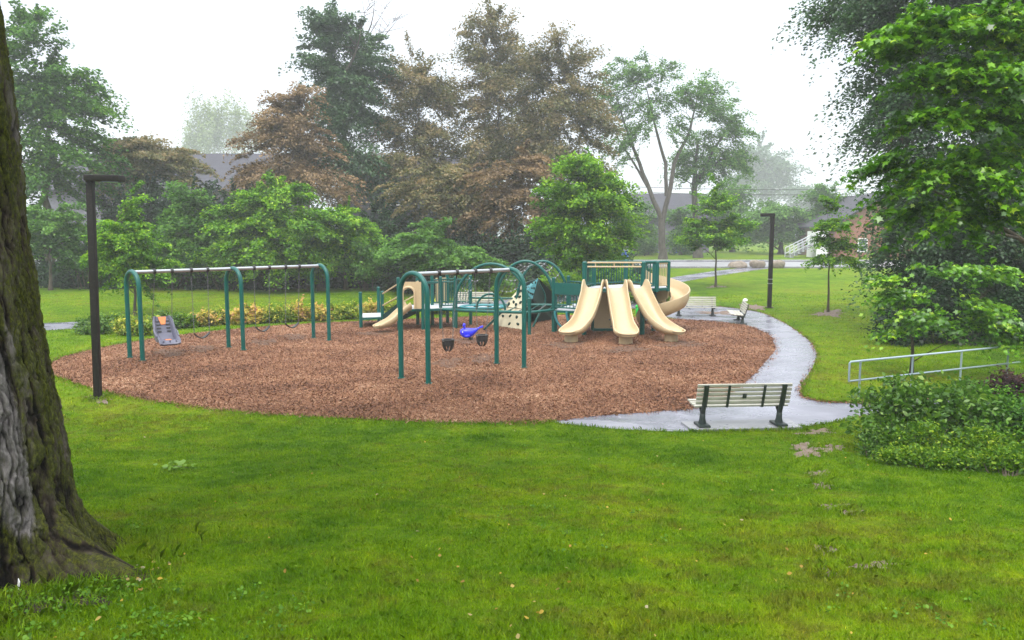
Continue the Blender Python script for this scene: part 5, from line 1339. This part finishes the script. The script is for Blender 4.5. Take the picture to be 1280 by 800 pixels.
for px, py, rx, ry, d, lab in [(806, 305, 22, 16, 96, 'misty shrub in front of the purple grey building, left one'), (858, 300, 16, 22, 98, 'misty shrub right of the blue door'), (780, 300, 20, 24, 92, 'misty shrub just right of the round maple')]:
    shrub('misty_shrub', lab, 'shrub', ground_at(px, d), [pb(px, py, rx, ry, d)], 'l_soft', 40, 60, 1.0, .3, 'misty far trees', T_RHOMB)

# row of yellow and pink spireas along the back of the chips
SP = [(118, 408, 20, 11, 'l_dogwood', 'dark green spirea at the left end of the flowering row'), (140, 404, 16, 10, 'l_spirea', 'green spirea between the near lamp post and the first arch'), (160, 411, 14, 9, 'l_yellow', 'yellow spirea just left of the first swing arch'), (181, 409, 17, 11, 'l_yellow', 'yellow spirea just right of the first swing arch'),
      (212, 403, 15, 9, 'l_dogwood', 'dark green low shrub behind the high backed swing'), (230, 403, 13, 7.5, 'l_spirea', 'low yellow green spirea right of the high backed swing'), (254, 400, 14, 8.5, 'l_pinkyellow', 'pinkish spirea left of the middle arch'), (272, 396, 15, 10, 'l_yellow', 'yellow spirea touching the left side of the middle arch'),
      (296, 396, 14, 10, 'l_pinkyellow', 'pink tinged spirea inside the middle arch'), (314, 394, 14, 11, 'l_pinkyellow', 'pinkish tall spirea just right of the middle arch'), (336, 394, 15, 10, 'l_yellow', 'bright yellow spirea behind the second belt swing'), (356, 394, 12, 9.5, 'l_yellow', 'yellow spirea left of the third belt swing'),
      (374, 391, 15, 11, 'l_pinkyellow', 'pink spirea behind the third belt swing'), (398, 393, 13, 9, 'l_pinkyellow', 'pinkish spirea inside the right hand arch'), (418, 390, 14, 9.5, 'l_yellow', 'yellow spirea right of the right hand arch'), (437, 391, 13, 8.5, 'l_yellow', 'yellow spirea next to the transfer platform'),
      (462, 388, 14, 9, 'l_pinkyellow', 'pink and yellow spirea behind the transfer platform'), (490, 389, 14, 8, 'l_yellow', 'yellow spirea behind the small slide'), (545, 386, 14, 7, 'l_yellow', 'yellow spirea seen under the left deck'), (822, 371, 13, 7.5, 'l_yellow', 'yellow spirea under the balcony by the spiral slide'), (800, 374, 12, 6, 'l_spirea', 'yellow green spirea behind the rightmost chute')]
for px, py, rx, ry, lf, lab in SP:
    g = gnd(px, py + ry); d = g[1] + rx * .02
    c = at(px, py, d); s = d / F
    shrub('spirea', lab, 'shrub', (c[0], d, float(hz(c[0], d))), [((c[0], c[1], max(c[2], .25)), (rx * s * 1.0, rx * s * .8, ry * s * 1.15))], lf, 56, 60, .20, .095, 'spirea row along the back edge', T_RHOMB, flat=.7, nstem=6, zmin=.08)

# right front bushes
def BB(*L): return [pb(*b) for b in L]
RB = 'bushes by the hand rail'
shrub('dogwood', 'dark glossy bush on the left of the right hand bed', 'shrub', gnd(1130, 580), BB((1115, 512, 34, 24, 13.0), (1150, 505, 40, 24, 12.8), (1195, 510, 40, 26, 12.8), (1115, 548, 44, 30, 12.2), (1088, 492, 18, 12, 13.3), (1160, 482, 16, 10, 13.4), (1215, 540, 34, 30, 12.6), (1170, 550, 50, 28, 12.2), (1205, 486, 14, 10, 13.4), (1120, 480, 12, 10, 13.4), (1080, 535, 12, 10, 12.4)), 'l_dogwood', 165, 52, .38, .10, RB, T_OVAL, flat=.5, droop=.3)
shrub('golden_spirea', 'yellow green low bush in front of the dark glossy bush', 'shrub', gnd(1165, 592), BB((1155, 560, 48, 28, 11.7), (1190, 588, 40, 20, 10.9), (1140, 585, 40, 18, 11.2)), 'l_spirea', 190, 66, .22, .055, RB, T_OVAL)
shrub('golden_spirea', 'yellow green bush at the right edge, lower down', 'shrub', gnd(1262, 606), BB((1262, 588, 40, 28, 10.7), (1235, 560, 34, 26, 11.6), (1290, 596, 26, 22, 10.7)), 'l_spirea', 170, 66, .22, .058, RB, T_OVAL)
shrub('dogwood', 'loose green bush in the middle of the right hand bed', 'shrub', gnd(1235, 560), BB((1235, 520, 38, 30, 13.0), (1268, 528, 32, 30, 12.6), (1215, 505, 26, 18, 13.6), (1225, 555, 30, 22, 12.2)), 'l_mid', 150, 60, .32, .08, RB, T_OVAL)
shrub('barberry', 'dark red barberry at the right edge below the hand rail', 'shrub', gnd(1265, 535), BB((1262, 488, 28, 22, 14.4), (1290, 495, 30, 28, 14.2), (1235, 492, 20, 12, 14.6)), 'l_barberry', 160, 70, .2, .06, RB, T_OVAL)
shrub('dogwood', 'low grey green tuft at the left foot of the right hand bed', 'shrub', gnd(1095, 578), BB((1095, 562, 20, 17, 11.9), (1085, 545, 14, 10, 12.2)), 'l_dogwood', 50, 45, .15, .06, RB, T_OVAL)

# the big dark willow behind and the maple in front
d = 28
T_('dark_willow', 'huge dark tree filling the right edge, small leaves down to the ground', 1250, d, -60, .42, [(1110, 40, 60, 50, d), (1075, 10, 40, 40, d), (1130, 120, 66, 60, d), (1100, 175, 36, 40, d), (1190, 80, 80, 90, d), (1270, 60, 80, 110, d), (1180, 220, 80, 70, d), (1290, 220, 70, 90, d), (1030, 10, 30, 26, d + 1), (1200, -60, 140, 70, d), (1150, 290, 60, 50, d), (1320, 330, 60, 90, d), (1135, 240, 44, 50, d), (1165, 335, 44, 40, d), (1230, 290, 70, 60, d)],
   'l_grey', 560, 110, .75, .13, group='trees at the right edge', limbs=40, sag=.8, droop=.9, flat=.55, tmpl=T_RHOMB)
shrub('dark_yew', 'dense dark evergreen skirt at the foot of the huge tree', 'shrub', ground_at(1190, 25.5), BB((1160, 390, 46, 40, 26), (1205, 390, 48, 44, 26), (1250, 400, 40, 40, 26.2), (1130, 410, 22, 24, 25.5), (1180, 340, 60, 40, 27), (1240, 345, 40, 40, 27.5)), 'l_dark', 330, 120, .5, .13, 'trees at the right edge', T_RHOMB, flat=.6)
d = 13.2
MB_ = [(1120, 55, 44, 14, 13.6), (1170, 30, 50, 16, 13.4), (1240, 30, 50, 26, 13), (1160, 95, 44, 13, 13.2), (1225, 90, 50, 20, 12.8), (1140, 150, 36, 11, 13.4), (1200, 150, 50, 14, 12.8), (1265, 150, 40, 28, 12.6), (1105, 205, 34, 9, 13.6), (1160, 215, 50, 11, 13.2), (1235, 215, 50, 20, 12.8), (1095, 245, 26, 8, 13.8), (1150, 268, 44, 10, 13.4), (1215, 275, 50, 13, 13), (1265, 265, 36, 22, 12.6), (1290, 90, 40, 90, 13.2)]
tree('front_maple', 'bright green maple reaching in from the right edge in layered sprays', 'tree', ground_at(1390, 14.0), at(1390, -120, 14.0), .22, BB(*[(a_, b_, c_, d_ * 1.45, e_) for a_, b_, c_, d_, e_ in MB_]), 'l_maple', 250, 66, .36, .128, group='trees at the right edge', tmpl=T_MAPLE, limbs=70, flat=.2, sag=.3, droop=.35, up=.9, twig=.008, surf=.6)
T_('low_maple', 'slender young maple behind the hand rail', 1146, 20.2, 300, .05, [(1125, 372, 34, 11, 20), (1150, 395, 44, 12, 19.6), (1110, 350, 26, 8, 20.3), (1190, 405, 36, 11, 19.8), (1225, 385, 36, 16, 19.5), (1250, 410, 40, 20, 19.2), (1250, 345, 40, 14, 19.5), (1180, 340, 40, 10, 20), (1130, 415, 20, 8, 19.8), (1265, 430, 28, 12, 18.8)], 'l_maple', 120, 54, .36, .13, tmpl=T_MAPLE, group='trees at the right edge', limbs=40, flat=.18, sag=.35, droop=.35, twig=.008, surf=.6)

# ------------------------------------------------------------------ fog, sky, light, camera
m, nt, nodes, L = newmat('fog_air'); v = N(nt, 'ShaderNodeVolumePrincipled'); v.inputs['Color'].default_value = (.93, .96, 1, 1); v.inputs['Density'].default_value = .00125; v.inputs['Anisotropy'].default_value = .2
o = N(nt, 'ShaderNodeOutputMaterial'); L.new(v.outputs[0], o.inputs['Volume'])
mb = MB(); mb.box((0, 147, 17.5), (410, 312, 37)); hz_ = mb.build('haze', m); tag(hz_, 'thin morning fog hanging over the whole park', 'fog', kind='stuff')

w = bpy.data.worlds.new('World'); scn.world = w; w.use_nodes = True; nt = w.node_tree; nt.nodes.clear()
EL, AZ = R(58), R(200)
sky = N(nt, 'ShaderNodeTexSky', sky_type='NISHITA'); sky.sun_disc = False; sky.sun_elevation = EL; sky.sun_rotation = AZ; sky.air_density = 1.0; sky.dust_density = 4.0; sky.ozone_density = 1.0
gv = coords(nt, (1, 1, 1), 'Generated'); sx = N(nt, 'ShaderNodeSeparateXYZ'); nt.links.new(gv, sx.inputs[0])
cl = noise(nt, coords(nt, (1, 1, 2.5), 'Generated'), 2.0, 6, .6)
zf = math_n(nt, 'ADD', sx.outputs[2], math_n(nt, 'MULTIPLY', math_n(nt, 'SUBTRACT', cl, .5), .28), True)
cloud = ramp(nt, zf, [(0, (.24, .255, .275)), (.22, (.235, .25, .272)), (.5, (.5, .52, .55)), (1, (1, 1.0, 1.0))])
cloud = mixc(nt, 1.0, cloud, (16.5, 16.5, 16.5), 'MULTIPLY')
bg = N(nt, 'ShaderNodeBackground', Strength=.15); nt.links.new(mixc(nt, .9, sky.outputs[0], cloud), bg.inputs[0])
out = N(nt, 'ShaderNodeOutputWorld'); nt.links.new(bg.outputs[0], out.inputs[0])
sl = bpy.data.lights.new('sun', 'SUN'); sl.energy = 1.4; sl.angle = R(16); sl.color = (1, .96, .9)
so = bpy.data.objects.new('sun', sl); col.objects.link(so)
dirv = Vector((math.sin(AZ) * math.cos(EL), math.cos(AZ) * math.cos(EL), math.sin(EL)))
so.rotation_euler = (-dirv).to_track_quat('-Z', 'Y').to_euler(); so.location = (0, 0, 60)

cam = bpy.data.cameras.new('camera'); co = bpy.data.objects.new('camera', cam); col.objects.link(co); scn.camera = co
cam.sensor_width = 36; cam.sensor_fit = 'HORIZONTAL'; cam.lens = 36 * F / 1280; cam.clip_end = 2000; cam.clip_start = .05
co.location = CAM; co.rotation_euler = (R(90) - TH, 0, 0)
scn.render.engine = 'CYCLES'; scn.render.resolution_x = 1024; scn.render.resolution_y = 640
scn.view_settings.view_transform = 'Standard'; scn.view_settings.look = 'None'; scn.view_settings.gamma = 1; scn.view_settings.exposure = 0.9
scn.cycles.volume_bounces = 1
